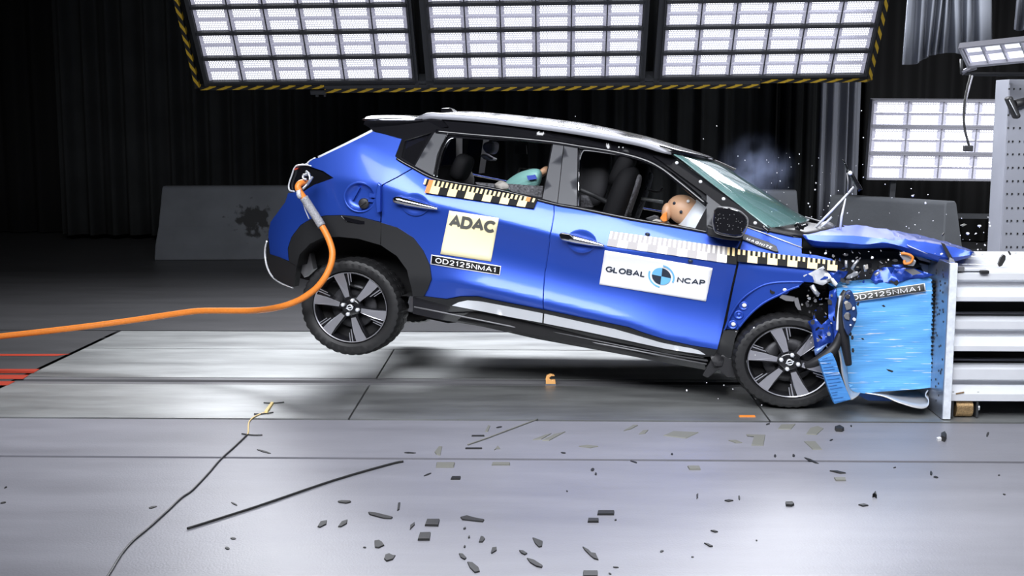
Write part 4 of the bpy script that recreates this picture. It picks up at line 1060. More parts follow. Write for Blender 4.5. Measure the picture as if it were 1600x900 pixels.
# white warning plug dangling at the engine
pl = slab_px('airbag_sensor', [(1405, 398), (1411, 394), (1420, 398), (1432, 408), (1428, 416), (1418, 415), (1412, 407)], -.02, .05, M['bare_metal'], bv=.006)
tube_obj('orange_lead', [cp(*p) for p in cr([(1408, 396, -.03), (1418, 397, -.04), (1426, 402, -.04), (1423, 410, -.04), (1414, 412, -.04), (1413, 407, -.03)], 5)], .008, M['orange'], pl)
# loose pieces of the broken engine bay: dark, grey and bright
rnd = random.Random(33)
zones = [((1262, 1404), (392, 412), 26), ((1315, 1378), (412, 446), 34), ((1252, 1306), (446, 505), 40), ((1264, 1304), (495, 545), 18)]
for (xa, xb), (ya, yb), n in zones:
    for k in range(n):
        x, y = rnd.uniform(xa, xb), rnd.uniform(ya, yb)
        m = rnd.choice(['engine', 'engine', 'black_gloss', 'engine_grey', 'engine_grey', 'bare_metal', 'silver', 'suit', 'blue'])
        s = rnd.uniform(2.5, 6.5) if m in ('engine', 'black_gloss') else rnd.uniform(1.2, 4.0) if m != 'silver' else rnd.uniform(.8, 2.2)
        a0 = rnd.uniform(0, 6.28); asp = rnd.choice([.2, .35, .5, .9])
        P = []
        for i in range(5):
            a = i * 1.256; r = s * rnd.uniform(.6, 1.2)
            ux, uy = r * math.cos(a), r * asp * math.sin(a)
            P.append((x + ux * math.cos(a0) - uy * math.sin(a0), y + ux * math.sin(a0) + uy * math.cos(a0)))
        w = rnd.uniform(-.02, .16) if y < 495 else rnd.uniform(-.16, -.11)
        slab_px('engine_fragment', P, w, rnd.uniform(.01, .05), M[m])
for pts in ([(1331, 420), (1336, 412), (1341, 406)], [(1322, 418), (1322, 407)], [(1352, 424), (1351, 414)], [(1367, 430), (1374, 425)]):
    tube_obj('engine_rod', [cp(x, y, .02) for x, y in pts], .009, M['bare_metal'], car)
slab_px('engine_cover', [(1350, 416), (1356, 413), (1357, 420), (1352, 422)], .0, .04, M['suit'], bv=.004)
crumple('crushed_bracket', [(1322, 434, .0), (1330, 428, .0), (1340, 424, .0), (1341, 430, .0), (1332, 434, .0), (1324, 437, .0)], M['bare_metal'], .02, seed=41)

# ------------------------------------------------------------------ crash test dummies, airbags
dm = empty('crash_test_dummy', CARM @ cp(1068, 345, .45), 'tan-headed crash test dummy bent over the front airbag in the driver seat', 'dummy')
DM = dm.matrix_world.copy(); DM = Matrix.Translation(dm.location); DI = DM.inverted()
def wl(p, inv): return inv @ (CARM @ p)
def skin_body(name, joints, bones, m, inv, parent):
    vs = [wl(cp(*j[:3]), inv) for j in joints]
    me = bpy.data.meshes.new(name); me.from_pydata([tuple(v) for v in vs], bones, []); me.materials.append(m)
    o = link(bpy.data.objects.new(name, me), parent); o.modifiers.new('skin', 'SKIN')
    for i, j in enumerate(joints): me.skin_vertices[0].data[i].radius = (j[3], j[3])
    me.skin_vertices[0].data[0].use_root = True
    return subsurf(o, 2)
body = skin_body('body', [(1000, 392, .45, .13), (1010, 376, .45, .12), (1022, 366, .45, .10), (1034, 356, .45, .07), (1046, 345, .45, .045), (1024, 370, .30, .05), (1048, 378, .26, .045), (1078, 372, .30, .035), (1024, 370, .62, .05), (1050, 378, .66, .045), (1080, 372, .6, .035)],
                 [(0, 1), (1, 2), (2, 3), (3, 4), (2, 5), (5, 6), (6, 7), (2, 8), (8, 9), (9, 10)], M['suit'], DI, dm)
# head: bald tan skull, bowed face-down into the airbag
hc = cp(1068, 329, .42); hr = (cp(1092, 329, .42) - hc).length
bm = bmesh.new(); bmesh.ops.create_uvsphere(bm, u_segments=32, v_segments=20, radius=1)
for v in bm.verts:
    x, y, z = v.co
    v.co = Vector((x * hr * 1.16, y * hr * .80, z * hr * (1.0 if z > 0 else .92)))
    if x > .2 and z < 0: v.co.x *= 1.05
bmesh.ops.transform(bm, matrix=Matrix.Translation(hc) @ Matrix.Rotation(R(25), 4, 'Y'), verts=bm.verts)
for v in bm.verts: v.co = wl(v.co, DI)
hd = bm_obj('head', bm, M['skin'], dm, True)
cushion_o = None
bm = bmesh.new(); bmesh.ops.create_uvsphere(bm, u_segments=16, v_segments=10, radius=1)
q = cp(1042, 331, .40); bmesh.ops.transform(bm, matrix=Matrix.Translation(q) @ Matrix.Diagonal((.035, .04, .06, 1)), verts=bm.verts)
for v in bm.verts: v.co = wl(v.co, DI)
bm_obj('neck_flap', bm, M['skin'], dm, True)
for x, y in ((1053.5, 317.5), (1064, 331), (1075, 314.5)):
    # marks sit on the near surface of the skull
    p0 = cp(x, y, .42); dx, dz = (p0.x - hc.x) / (hr * 1.13), (p0.z - hc.z) / hr; k = math.sqrt(max(.05, 1 - dx * dx - dz * dz))
    p = cp(x, y, .42 - hr * .80 * k - .006); bm = bmesh.new(); revolve(bm, [(.011, .02), (.010, -.004), (.0005, -.006)], 12, 1, 1, p)
    for v in bm.verts: v.co = wl(v.co, DI)
    bm_obj('head_screw', bm, M['ink'] if x < 1074 else M['white'], dm)
def wslab(name, poly, w, thick, m, parent, inv, bv=0):
    o = slab_px(name, poly, w, thick, m, parent, bv); o.data.transform(inv @ CARM); return o
wslab('collar_bracket', [(1031, 341), (1036, 333), (1042, 331), (1042, 346), (1036, 347)], .34, .05, M['orange'], dm, DI, .006)
wslab('sensor_box', [(1008, 341), (1022, 336), (1028, 338), (1030, 344), (1014, 345)], .34, .06, M['engine'], dm, DI, .006)
wslab('sensor_plug', [(1016, 346), (1025, 342), (1033, 345), (1032, 349), (1020, 349)], .30, .04, M['suit'], dm, DI, .006)
ab = cp(1101, 347, .50)
bm = bmesh.new(); bmesh.ops.create_icosphere(bm, subdivisions=4, radius=1)
rnd = random.Random(2)
for v in bm.verts:
    x, y, z = v.co; k = 1 + .03 * math.sin(9 * x + 4 * z) * math.sin(7 * y)
    v.co = Vector((x * .15, y * .26, z * .20)) * k
bmesh.ops.transform(bm, matrix=CARM @ Matrix.Translation(ab) @ Matrix.Rotation(R(38), 4, 'Y'), verts=bm.verts)
ao = bm_obj('airbag', bm, M['airbag'], None, True); tag(ao, 'white inflated airbag under the head of the front dummy', 'airbag')
# child dummy in the rear: teal clothed knee, beige hand and leg
cd = empty('child_crash_dummy', CARM @ cp(825, 290, .5), 'teal and beige child crash dummy seen low in the rear side window', 'dummy')
CI = Matrix.Translation(cd.location).inverted()
skin_body('body', [(800, 318, .62, .12), (806, 300, .56, .11), (814, 287, .50, .085), (826, 281, .44, .075), (838, 277, .42, .07), (846, 279, .42, .06)], [(0, 1), (1, 2), (2, 3), (3, 4), (4, 5)], M['teal'], CI, cd)
skin_body('arm', [(786, 298, .40, .045), (782, 291, .38, .042), (779, 285, .37, .032), (788, 290, .36, .03), (797, 293, .36, .018)], [(0, 1), (1, 2), (1, 3), (3, 4)], M['suit'], CI, cd)
skin_body('head', [(843, 266, .52, .06), (847, 270, .52, .07), (850, 276, .52, .05)], [(0, 1), (1, 2)], M['skin'], CI, cd)
wslab('cloth_patch', [(823, 274.5), (836, 273), (839, 279.5), (825, 281.5)], .335, .012, M['marker_blue'], cd, CI)
# small lamp-like dummy head hanging upside in the far rear seat
rd = empty('rear_passenger_dummy', CARM @ cp(764, 238, 1.0), 'grey-capped dummy head with pale collar behind the rear side window', 'dummy')
RI = Matrix.Translation(rd.location).inverted()
wslab('head', [(754, 224), (764, 220), (773, 223), (772, 236), (766, 242), (757, 238), (753, 231)], .9, .16, M['frame_grey'], rd, RI, .02)
wslab('collar', [(749, 243), (756, 240), (764, 245), (771, 248), (768, 252), (756, 249)], .9, .14, M['silver'], rd, RI, .01)
# ------------------------------------------------------------------ lamp banks
def module_mesh(w, h):
    """one LED module: reflector tray with a chamfered rim and the lens plate; local x right, y up, -z is the lit side"""
    bm = bmesh.new(); uvl = bm.loops.layers.uv.new('UVMap')
    def ring(mx, my, z): return [bm.verts.new((sx * (w / 2 - mx), sy * (h / 2 - my), z)) for sx, sy in ((-1, -1), (1, -1), (1, 1), (-1, 1))]
    r0, r1, r2 = ring(.004, .003, .03), ring(.004, .003, 0), ring(w * .11, h * .15, .012)
    for a, b in ((r0, r1), (r1, r2)):
        for k in range(4): bm.faces.new((a[k], b[k], b[(k + 1) % 4], a[(k + 1) % 4])).material_index = 1
    f = bm.faces.new(r2[::-1])
    for l, uv in zip(f.loops, ((0, 1), (1, 1), (1, 0), (0, 0))): l[uvl].uv = uv
    f.material_index = 0
    bmesh.ops.recalc_face_normals(bm, faces=[q for q in bm.faces if q is not f])
    me = bpy.data.meshes.new('led_module'); bm.to_mesh(me); bm.free()
    f = None
    me.materials.append(M['led']); me.materials.append(M['led_rim']); return me
def frame_mat(o, ex, ey, n):  # n points to the lit side = local -z
    z = -n
    return Matrix(((ex.x, ey.x, z.x, o.x), (ex.y, ey.y, z.y, o.y), (ex.z, ey.z, z.z, o.z), (0, 0, 0, 1)))
def lamp_bank(name, label, cat, MW, W_, cols, housings, hh, skew, frame=True, group=None, fm='frame', dp=.13):
    root = empty(name, (0, 0, 0), label, cat, group); root.matrix_world = MW
    mw = W_ / cols; me = module_mesh(mw * .985, hh * .47)
    z_ = dp / 2 - .005
    for i in range(housings):
        y0 = i * hh * 1.0
        bm = bmesh.new()
        for (c, s) in (((W_ / 2, y0 + .012, z_), (W_ + .03, .024, dp)), ((W_ / 2, y0 + hh * .978, z_), (W_ + .03, .018, dp)), ((-.012, y0 + hh / 2, z_), (.02, hh, dp)), ((W_ + .012, y0 + hh / 2, z_), (.02, hh, dp)), ((W_ / 2, y0 + hh / 2, dp * .88), (W_, hh * .97, dp * .24))):
            add_box(bm, (c[0] + skew * i, c[1], c[2]), s)
        for j in range(1, cols): add_box(bm, (j * mw + skew * i, y0 + hh / 2, dp * .3), (.010, hh * .95, dp * .46))
        h = bm_obj('housing', bm, M[fm], root)
        for j in range(cols):
            for r in range(2):
                o = bpy.data.objects.new('led_module', me); link(o, h)
                o.location = ((j + .5) * mw + skew * i, y0 + hh * (.255 + .48 * r), .02)
    return root
YB = 13.0
BL, BR = at(326, 131, YB), at(1351, 119.5, YB)
ex = (BR - BL).normalized(); TILT = R(38)
ey = (Vector((0, -math.sin(TILT), math.cos(TILT)))); ey = (ey - ex * ey.dot(ex)).normalized()
nn = ex.cross(ey); nn = -nn if nn.y > 0 else nn
pos = lambda px, py: (at(px, py, YB) - BL).dot(ex)
spans = [(326, 645), (678, 999), (1034, 1350)]
HH = .298
names = ['leftmost of the three lit overhead lamp banks, edged with hazard tape', 'middle one of the three lit overhead lamp banks above the car', 'right-hand one of the three lit overhead lamp banks, beside the grey bundle']
for (a, b), lb in zip(spans, names):
    x0 = pos(a, 126); x1 = pos(b, 126)
    lamp_bank('lamp_bank', lb, 'lamp', frame_mat(BL + ex * x0, ex, ey, nn), x1 - x0, 6, 7, HH, 0.0, group='overhead lamp banks')
# gantry that carries the banks, with hazard tape round its edge
gm = frame_mat(BL, ex, ey, nn); gt = empty('lighting_gantry', (0, 0, 0), 'dark steel gantry frame carrying the three overhead lamp banks, hazard taped', 'gantry'); gt.matrix_world = gm
WT = (BR - BL).length; HT = HH * 7
bm = bmesh.new()
for x0, x1 in ((pos(646, 126) + .01, pos(653, 126)), (pos(665, 126), pos(676, 126)), (pos(1001, 126), pos(1008, 126)), (pos(1022, 126), pos(1031, 126)), (-.055, -.02), (WT + .02, WT + .055)):
    add_box(bm, ((x0 + x1) / 2, HT / 2 - .05, .09), (x1 - x0, HT + .1, .12))
add_box(bm, (WT / 2, -.035, .09), (WT + .1, .035, .12))
for x in (1.0, 3.2, 5.6): add_box(bm, (x, HT / 2, .22), (.06, HT, .06))
bm_obj('gantry_frame', bm, M['frame'], gt)
def hazard(name, a, b, h, parent, Mx, pitch=.162, th=.05, lean=.6):
    a, b = Vector(a), Vector(b); d = (b - a); L = d.length; d.normalize(); up = Vector((-d.y, d.x, 0)) * h
    bm = bmesh.new(); uvl = bm.loops.layers.uv.new('UVMap')
    P = [a, b, b + up, a + up]; v = [bm.verts.new(p + Vector((0, 0, z))) for z in (0, th) for p in P]
    fs = [(0, 1, 2, 3), (7, 6, 5, 4), (0, 4, 5, 1), (1, 5, 6, 2), (2, 6, 7, 3), (3, 7, 4, 0)]
    for f in fs:
        q = bm.faces.new([v[i] for i in f])
        for l in q.loops:
            p = l.vert.co - a; l[uvl].uv = (p.dot(d) / pitch - lean * (1 if p.dot(up) > h * h * .5 else 0), 0)
    bmesh.ops.recalc_face_normals(bm, faces=bm.faces[:])
    return bm_obj(name, bm, M['hazard'], parent)
for a, b in spans:                                       # the banks' own light, from their upper rows
    x0, x1 = pos(a, 126), pos(b, 126)
    l = bpy.data.lights.new('bank_light', 'AREA'); l.shape = 'RECTANGLE'; l.size = x1 - x0; l.size_y = HH * 3.2; l.energy = BANK_POWER; l.color = (.93, .95, 1)
    o = bpy.data.objects.new('bank_light', l); COL.objects.link(o)
    o.matrix_world = frame_mat(BL + ex * ((x0 + x1) / 2) + ey * (HH * 5.5) + nn * .06, ex, ey, nn)
hazard('hazard_tape', (-.11, -.07, .02), (-.11, HT, .02), .045, gt, gm)
hazard('hazard_tape', (WT + .085, -.07, .02), (WT + .085, HT, .02), -.0 + .045, gt, gm)
xa, xb, xc = pos(505, 140), pos(1190, 140), 0
hazard('hazard_tape', (-.11, -.095, .02), (xa, -.095, .02), .04, gt, gm)
hazard('hazard_tape', (xb, -.085, .02), (WT + .09, -.085, .02), .04, gt, gm)
hazard('hazard_tape', (xa, -.145, .02), (xb, -.145, .02), .04, gt, gm)
bm = bmesh.new(); add_box(bm, ((xa + xb) / 2, -.09, .05), (xb - xa, .05, .04)); add_box(bm, (xa - .07, -.15, .05), (.16, .04, .05)); add_box(bm, (xa - .09, -.18, .05), (.03, .05, .03)); add_box(bm, (xa - .01, -.18, .05), (.02, .05, .03))
bm_obj('cross_bar', bm, M['frame'], gt)
bm = bmesh.new()
for x in (.6, WT / 2, WT - .6): add_tube(bm, [(x, HT - .2, .25), (x, HT + 1.1 * 1.0, .25 + 1.4)], .03)
bm_obj('hanger', bm, M['frame'], gt)

# low lamp bank in the right background
YL = 14.2
LBL, LBR = at(1357, 281, YL), at(1580, 283.5, YL - .05)
lex = (LBR - LBL).normalized(); ley = (at(1357, 155, YL) - at(1357, 281, YL)).length
lT = R(7); le = Vector((0, -math.sin(lT), math.cos(lT))); le = (le - lex * le.dot(lex)).normalized(); ln = lex.cross(le); ln = -ln if ln.y > 0 else ln
pitchx = (at(1413, 281, YL) - at(1359.5, 281, YL)).length
lb = lamp_bank('lamp_bank', 'low three-tier lamp bank standing lit behind the grey perforated cabinet', 'lamp', frame_mat(LBL, lex, le, ln), pitchx * 5, 5, 3, ley / 3.0 * 1.0, .0, fm='frame_grey')
bm = bmesh.new()
for x in (.3, pitchx * 5 - .4): add_box(bm, (x, -.25, .14), (.06, 2.6 * .6, .06))
add_box(bm, (pitchx * 2.5, -.42, .14), (pitchx * 5, .05, .05)); add_box(bm, (.3, -.66 - .22, .14), (.5, .05, .5)); add_box(bm, (pitchx * 5 - .4, -.88, .14), (.5, .05, .5))
bm_obj('stand', bm, M['frame'], lb)
# tilted lamp over the cabinet: quad traced on a slanted plane
TLp, BLp, BRp = at(1489, 67.5, 10.10), at(1516, 105.5, 10.25), at(1600, 97.5, 10.0)
tex = (BRp - BLp).normalized(); tey = (TLp - BLp); th_ = tey.length; tey = (tey - tex * tey.dot(tex)).normalized()
tn = tex.cross(tey); tn = -tn if tn.y > 0 else tn
tl = lamp_bank('lamp_bank', 'tilted flat lamp panel above the grey perforated cabinet', 'lamp', frame_mat(BLp, tex, tey, tn), .145 * 6, 6, 1, .24, 0, fm='frame_grey', dp=.05)
tube_obj('lamp_arm', [tl.matrix_world.inverted() @ at(*p) for p in ((1525, 105, 10.5), (1510, 110, 10.5), (1503, 114, 10.5))], .02, M['frame_grey'], tl)
tube_obj('lamp_arm', [tl.matrix_world.inverted() @ at(*p) for p in ((1502.5, 92, 10.5), (1502.5, 114, 10.5), (1518, 116, 10.5), (1600, 116, 10.4))], .015, M['frame'], tl)
# cabinet with punched holes
cab = empty('equipment_cabinet', floor_at(1580, 520), 'tall grey perforated steel cabinet at the right edge, behind the barrier beams', 'cabinet')
YC = 10.6
c1 = at(1577, 124, YC); cx0 = c1.x; cz = c1.z
loc = cab.location.copy(); loc = Vector((cx0 + .5, YC + .155, 0)); cab.location = loc
def cabbox(name, c, s, m, bv=0): return box_obj(name, Vector(c) - loc, s, m, cab, bv=bv)
cabbox('body', (cx0 + .5, YC + .155, cz / 2), (1.0, .31, cz), M['cabinet'], .006)
pl = at(1578, 132, YC - .012)
cabbox('front_panel', (pl.x + .5, YC - .006, (pl.z + .1) / 2), (1.0, .012, pl.z - .1), M['cabinet'], .003)
bm = bmesh.new()
for py in (139, 159, 180, 200, 221, 241, 262, 283, 303, 325, 345, 365, 386):
    for px in (1577, 1585, 1594, 1603, 1612):
        q = at(px + random.uniform(-1, 1) - (py - 140) * .02, py, YC - .02) - loc
        add_box(bm, q, (.007, .02, .014))
tag(bm_obj('punched_holes', bm, M['dark'], cab), kind='stuff')
# black clamp fixed to the cabinet
kp = at(1592, 165, YC - .1); ck = empty('camera_mount', kp, 'black clamp with a round disc fixed to the grey perforated cabinet', 'clamp')
a, b = at(1584, 163, YC - .16) - kp, at(1612, 156, YC - .05) - kp
tube_obj('arm', [a, b], .035, M['black'], ck, 12)
d = Vector((.9, .15, .25)).normalized(); c0 = at(1582, 168, YC - .18) - kp
up_ = (at(1576, 154, YC - .18) - at(1590, 182, YC - .18)).normalized()
bm = bmesh.new(); add_box(bm, c0, (.045, .10, .19), Matrix.Rotation(R(-26), 3, 'Y')); o = bm_obj('disc', bm, M['black'], ck); bevel(o, .018, 3)
tube_obj('bright_edge', [at(1577, 156, YC - .24) - kp, at(1589, 180, YC - .24) - kp], .003, M['silver'], ck)
# cable hanging from the tilted lamp
hp = at(1516, 120, 9.9); hc_ = empty('hanging_cable', hp, 'thin cable with a small black plug box hanging below the tilted lamp panel', 'cable')
tube_obj('lead', [at(*p, 9.9) - hp for p in cr([(1517, 117), (1512, 135), (1507, 160), (1506, 185), (1508, 205), (1512, 220), (1514, 228)], 5)], .009, M['wire'], hc_)
tube_obj('lead', [at(*p, 9.92) - hp for p in cr([(1520, 118), (1514, 140), (1509.5, 160), (1508, 178)], 5)], .006, M['frame_grey'], hc_)
q = at(1512.5, 232, 9.9) - hp; box_obj('plug_box', q, (.065, .05, .045), M['black'], hc_, bv=.005)

# ------------------------------------------------------------------ curtains
def curtain(name, label, x0, x1, Y, z0, z1, m, folds, amp, seed, cat='curtain', flare=0.0, kind=None, dirx=0.0):
    rnd = random.Random(seed); n = max(30, folds * 12); vs = []; fs = []; nz = 7
    ph = [rnd.uniform(0, 6.28) for _ in range(4)]
    for j in range(nz):
        z = lerp(z0, z1, j / (nz - 1)); s = 1 + flare * (1 - j / (nz - 1))
        for i in range(n + 1):
            t = i / n; f = math.sin(t * folds * 6.283 + ph[0] + .8 * math.sin(t * 7 + ph[1])) + .45 * math.sin(t * folds * 11 + ph[2]) * math.sin(t * 5 + ph[3])
            vs.append(((x0 + x1) / 2 + (t - .5) * (x1 - x0) * s, Y + dirx * t + amp * s * f, z))
    for j in range(nz - 1):
        for i in range(n): fs.append((j * (n + 1) + i, j * (n + 1) + i + 1, (j + 1) * (n + 1) + i + 1, (j + 1) * (n + 1) + i))
    o = mesh_obj(name, vs, fs, m, None, True); s = o.modifiers.new('solid', 'SOLIDIFY'); s.thickness = .012
    return tag(o, label, cat)
YK = 18.0
xk = lambda px, Y=YK: at(px, 300, Y).x
curtain('curtain', 'long black folded curtain hanging behind the car and concrete barriers', xk(92), xk(1210), YK, .08, 6.2, M['curtain'], 34, .10, 3)
curtain('curtain', 'black curtain hanging at the far left edge of the hall', xk(-260, YK + 1), xk(92, YK + 1), YK + 1, 0.02, 6.2, M['wall'], 8, .08, 4)
curtain('curtain', 'black curtain hanging behind the low lit lamp bank', xk(1345), xk(1800), YK, .02, 6.2, M['wall'], 12, .06, 5)
curtain('curtain', 'dim narrow curtain between the smoke and the right concrete barriers', xk(1210, YK - .3), xk(1280, YK - .3), YK - .3, .05, 6.2, M['curtain'], 4, .08, 6)
yy = 16.0
curtain('curtain', 'grey curtain of narrow folds hanging left of the low lit lamp bank', xk(1276, yy), xk(1340, yy), yy, .05, 5.5, M['strip_grey'], 4, .10, 7)
# grey gathered bundles hanging from above at the top right
def bundle(label, pts, Y, top_z, m):
    """pts: fold edges (bottom px x, bottom px y, top px x); folds alternate in depth"""
    cols = []
    for k, (bx, by, tx) in enumerate(pts):
        b = at(bx, by, Y + (.10 if k % 2 else -.06)); t0 = at(tx, 0, Y + (.10 if k % 2 else -.06)); d = (t0 - b) / (t0.z - b.z)
        cols.append([b + d * (lerp(b.z, top_z, j / 8) - b.z) for j in range(9)])
    sm = [cr([c[j] for c in cols], 5) for j in range(9)]
    n = len(sm[0]); vs = [p for r in sm for p in r]; fs = [(j * n + i, j * n + i + 1, (j + 1) * n + i + 1, (j + 1) * n + i) for j in range(8) for i in range(n - 1)]
    o = mesh_obj('fabric_bundle', vs, fs, m, None, True); s = o.modifiers.new('solid', 'SOLIDIFY'); s.thickness = .015
    return tag(o, label, 'curtain')
bundle('grey gathered fabric bundle hanging at the top behind the tilted lamp panel', [(1412, 101, 1420), (1428, 100.5, 1433), (1435, 97, 1441), (1444, 92, 1448), (1449, 88, 1458), (1455, 86, 1463), (1461, 85.5, 1471), (1466, 84, 1475), (1474, 83, 1479), (1481, 82.5, 1485), (1495, 83, 1492), (1504, 85, 1503), (1511, 86, 1512), (1522, 84, 1521), (1533, 84, 1531), (1551, 84, 1550)], 11.6, 5.4, M['grey_fabric'])
bundle('narrow strip of grey fabric hanging at the extreme top right corner', [(1587, 46, 1591), (1593, 48, 1597), (1600, 46, 1606), (1612, 48, 1616), (1622, 46, 1625)], 11.4, 5.4, M['strip_grey'])

# ------------------------------------------------------------------ concrete barriers
def jersey(label, p0, p1, h, base=.30, feet=True):
    p0, p1 = Vector(p0), Vector(p1); d = (p1 - p0); L = d.length; d.normalize(); nv = Vector((d.y, -d.x, 0))
    if nv.y > 0: nv = -nv
    prof = [(base, 0), (base, h * .22), (base * .62, h * .45), (.11, h * .97), (.08, h), (-.08, h), (-.11, h * .97), (-base * .62, h * .45), (-base, h * .22), (-base, 0)]
    bm = bmesh.new(); rings = []
    for s, e in ((0, 0), (1, 0)):
        rings.append([bm.verts.new(p0.lerp(p1, s) + nv * a + Vector((0, 0, z)) + d * (.09 * z / h * (1 if s == 0 else -1))) for a, z in prof])
    n = len(prof)
    for k in range(n): bm.faces.new((rings[0][k], rings[1][k], rings[1][(k + 1) % n], rings[0][(k + 1) % n]))
    bm.faces.new(rings[0][::-1]); bm.faces.new(rings[1]); bmesh.ops.recalc_face_normals(bm, faces=bm.faces[:])
    o = bm_obj('concrete_barrier', bm, M['concrete'], None); bevel(o, .015, 2); return tag(o, label, 'barrier', 'concrete barriers')
f0 = floor_at(238, 407); f1 = Vector((floor_at(700, 404).x, floor_at(700, 404).y, 0))
H1 = at(245, 291, f0.y + .2).z
jb = jersey('long concrete barrier with dark stains behind the raised rear of the car', f0 + Vector((0, .3, 0)), f1 + Vector((0, .3, 0)), H1)
b0, b1 = at(1195, 297, 15.2), at(1262, 299, 15.0)
jersey('short concrete barrier end seen just past the windscreen', Vector((b0.x - .8, 15.4, 0)), Vector((b1.x, 15.2, 0)), b0.z)
b0, b1 = at(1303, 304.5, 14.6), at(1508, 318, 13.4)
jersey('grey concrete barrier behind the raised bonnet and under the low lamp bank', Vector((b0.x, 14.8, 0)), Vector((b1.x, 13.6, 0)), (b0.z + b1.z) / 2)
# dark smudges on the left barrier: a copy of the concrete with a patch of stains of its own
def stained():
    m = M['concrete'].copy(); nt = m.node_tree; N = nt.nodes; L = nt.links.new; b = N['Principled BSDF']
    src = b.inputs['Base Color'].links[0].from_socket
    tc = N.new('ShaderNodeTexCoord'); p = at(388, 345, f0.y); mp = N.new('ShaderNodeMapping'); mp.inputs['Location'].default_value = (-p.x / .42, -p.y / 1.2, -p.z / .34); mp.inputs['Scale'].default_value = (1 / .42, 1 / 1.2, 1 / .34)
    g = N.new('ShaderNodeTexGradient'); g.gradient_type = 'SPHERICAL'; n = N.new('ShaderNodeTexNoise'); n.inputs['Scale'].default_value = 9; n.inputs['Detail'].default_value = 6
    L(tc.outputs['Object'], mp.inputs[0]); L(mp.outputs[0], g.inputs[0]); L(tc.outputs['Object'], n.inputs['Vector'])
    a = N.new('ShaderNodeMath'); a.operation = 'MULTIPLY_ADD'; a.inputs[1].default_value = .55; L(g.outputs['Fac'], a.inputs[0]); L(n.outputs['Fac'], a.inputs[2])
    r = N.new('ShaderNodeMapRange'); r.inputs['From Min'].default_value = .72; r.inputs['From Max'].default_value = .82; L(a.outputs[0], r.inputs['Value'])
    mx = N.new('ShaderNodeMix'); mx.data_type = 'RGBA'; mx.inputs['B'].default_value = (.02, .021, .022, 1); L(r.outputs[0], mx.inputs['Factor']); L(src, mx.inputs['A']); L(mx.outputs['Result'], b.inputs['Base Color'])
    return m
jb.data.materials[0] = stained()

# ------------------------------------------------------------------ deformable barrier with trolley
pe = floor_at(1477, 656); YP = pe.y; X0 = pe.x
ztop = at(1487, 411, YP).z
tr_ = empty('crash_barrier', (X0 + .3, YP + .5, 0), 'crash barrier trolley of pale beams with a thick steel front plate', 'barrier')
def tl_(p): return Vector(p) - tr_.location
TH = .035
bm = bmesh.new(); add_box(bm, tl_((X0, YP + .55, (ztop + .004) / 2)), (TH * 1.2, 1.1, ztop - .004)); o = bm_obj('front_plate', bm, M['steel'], tr_); bevel(o, .004)
bm = bmesh.new(); add_box(bm, tl_((X0 + .005, YP - .002, (ztop + .006) / 2)), (.045, .02, ztop - .006)); o = bm_obj('plate_edge', bm, M['plate_edge'], tr_); bevel(o, .003)
# stud marks
bm = bmesh.new(); rnd = random.Random(8)
for k in range(42): add_box(bm, tl_((X0 - TH * .6, YP + rnd.uniform(.04, .32), rnd.uniform(.08, ztop - .05))), (.006, .012, .012))
tag(bm_obj('rivet_marks', bm, M['engine'], tr_), kind='stuff')
def zat(py): return at(1540, py, YP + .03).z
def beam(y_top, y_fl, y_web, y_bot, name='barrier_beam'):
    """rolled section: flange on top, recessed web, rounded lower flange"""
    z1, z2, z3, z4 = zat(y_top), zat(y_fl), zat(y_web), zat(y_bot); yf = YP + .03
    prof = [(yf + .16, z1), (yf + .02, z1), (yf, z1 - .008), (yf, z2), (yf + .012, z2 - .006), (yf + .055, z2 - .02), (yf + .06, (z2 + z3) / 2), (yf + .045, z3 + .05), (yf + .02, z3 + .02), (yf, z3), (yf, z4 + .006), (yf + .02, z4), (yf + .16, z4)]
    bm = bmesh.new(); r = [[bm.verts.new(tl_((x, y, z))) for y, z in prof] for x in (X0 + .02, X0 + 2.6)]
    for k in range(len(prof)):
        q = (k + 1) % len(prof); bm.faces.new((r[0][k], r[0][q], r[1][q], r[1][k]))
    bm.faces.new(r[0][::-1]); bm.faces.new(r[1]); bmesh.ops.recalc_face_normals(bm, faces=bm.faces[:])
    return sharp(bm_obj(name, bm, M['alu'], tr_), 30)
beam(425.5, 437, 464, 472); beam(500, 514, 541, 550); beam(575, 593, 616, 628)
bm = bmesh.new()
for z_, y_, d_ in ((zat(425) + .012, .20, .20), (zat(425) + .012, .46, .24), (zat(425) + .03, .75, .26)): add_box(bm, tl_((X0 + 1.31, YP + y_, z_ - .02)), (2.58, d_, .04))
o = bm_obj('top_board', bm, M['alu'], tr_); bevel(o, .004)
for y0_, y1_ in ((473, 476), (497, 499), (571, 574)): box_obj('cross_rail', tl_((X0 + 1.31, YP + .25, zat((y0_ + y1_) / 2))), (2.58, .05, .012), M['frame_grey'], tr_)
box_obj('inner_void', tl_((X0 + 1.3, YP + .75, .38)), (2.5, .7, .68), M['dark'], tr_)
box_obj('corner_bracket', tl_((X0 + .13, YP + .06, zat(421))), (.16, .06, .02), M['alu'], tr_, bv=.003)
box_obj('corner_bracket', tl_((X0 + .055, YP + .05, zat(420))), (.045, .06, .03), M['engine_grey'], tr_, bv=.003)
wv = floor_at(1503, 657) ; wc = tl_((at(1503, 645, YP + .09).x, YP + .09, 0)); zr = .055
rw = bmesh.new(); revolve(rw, [(.0005, -.05), (zr, -.05), (zr * 1.0, .05), (.0005, .05)], 28, 1, 1, (0, 0, 0))
bmesh.ops.transform(rw, matrix=Matrix.Translation(wc + Vector((0, 0, zr + .002))) @ Matrix.Rotation(R(90), 4, 'Z'), verts=rw.verts)
rl = bm_obj('roller', rw, M['brass'], tr_); sharp(rl, 40)
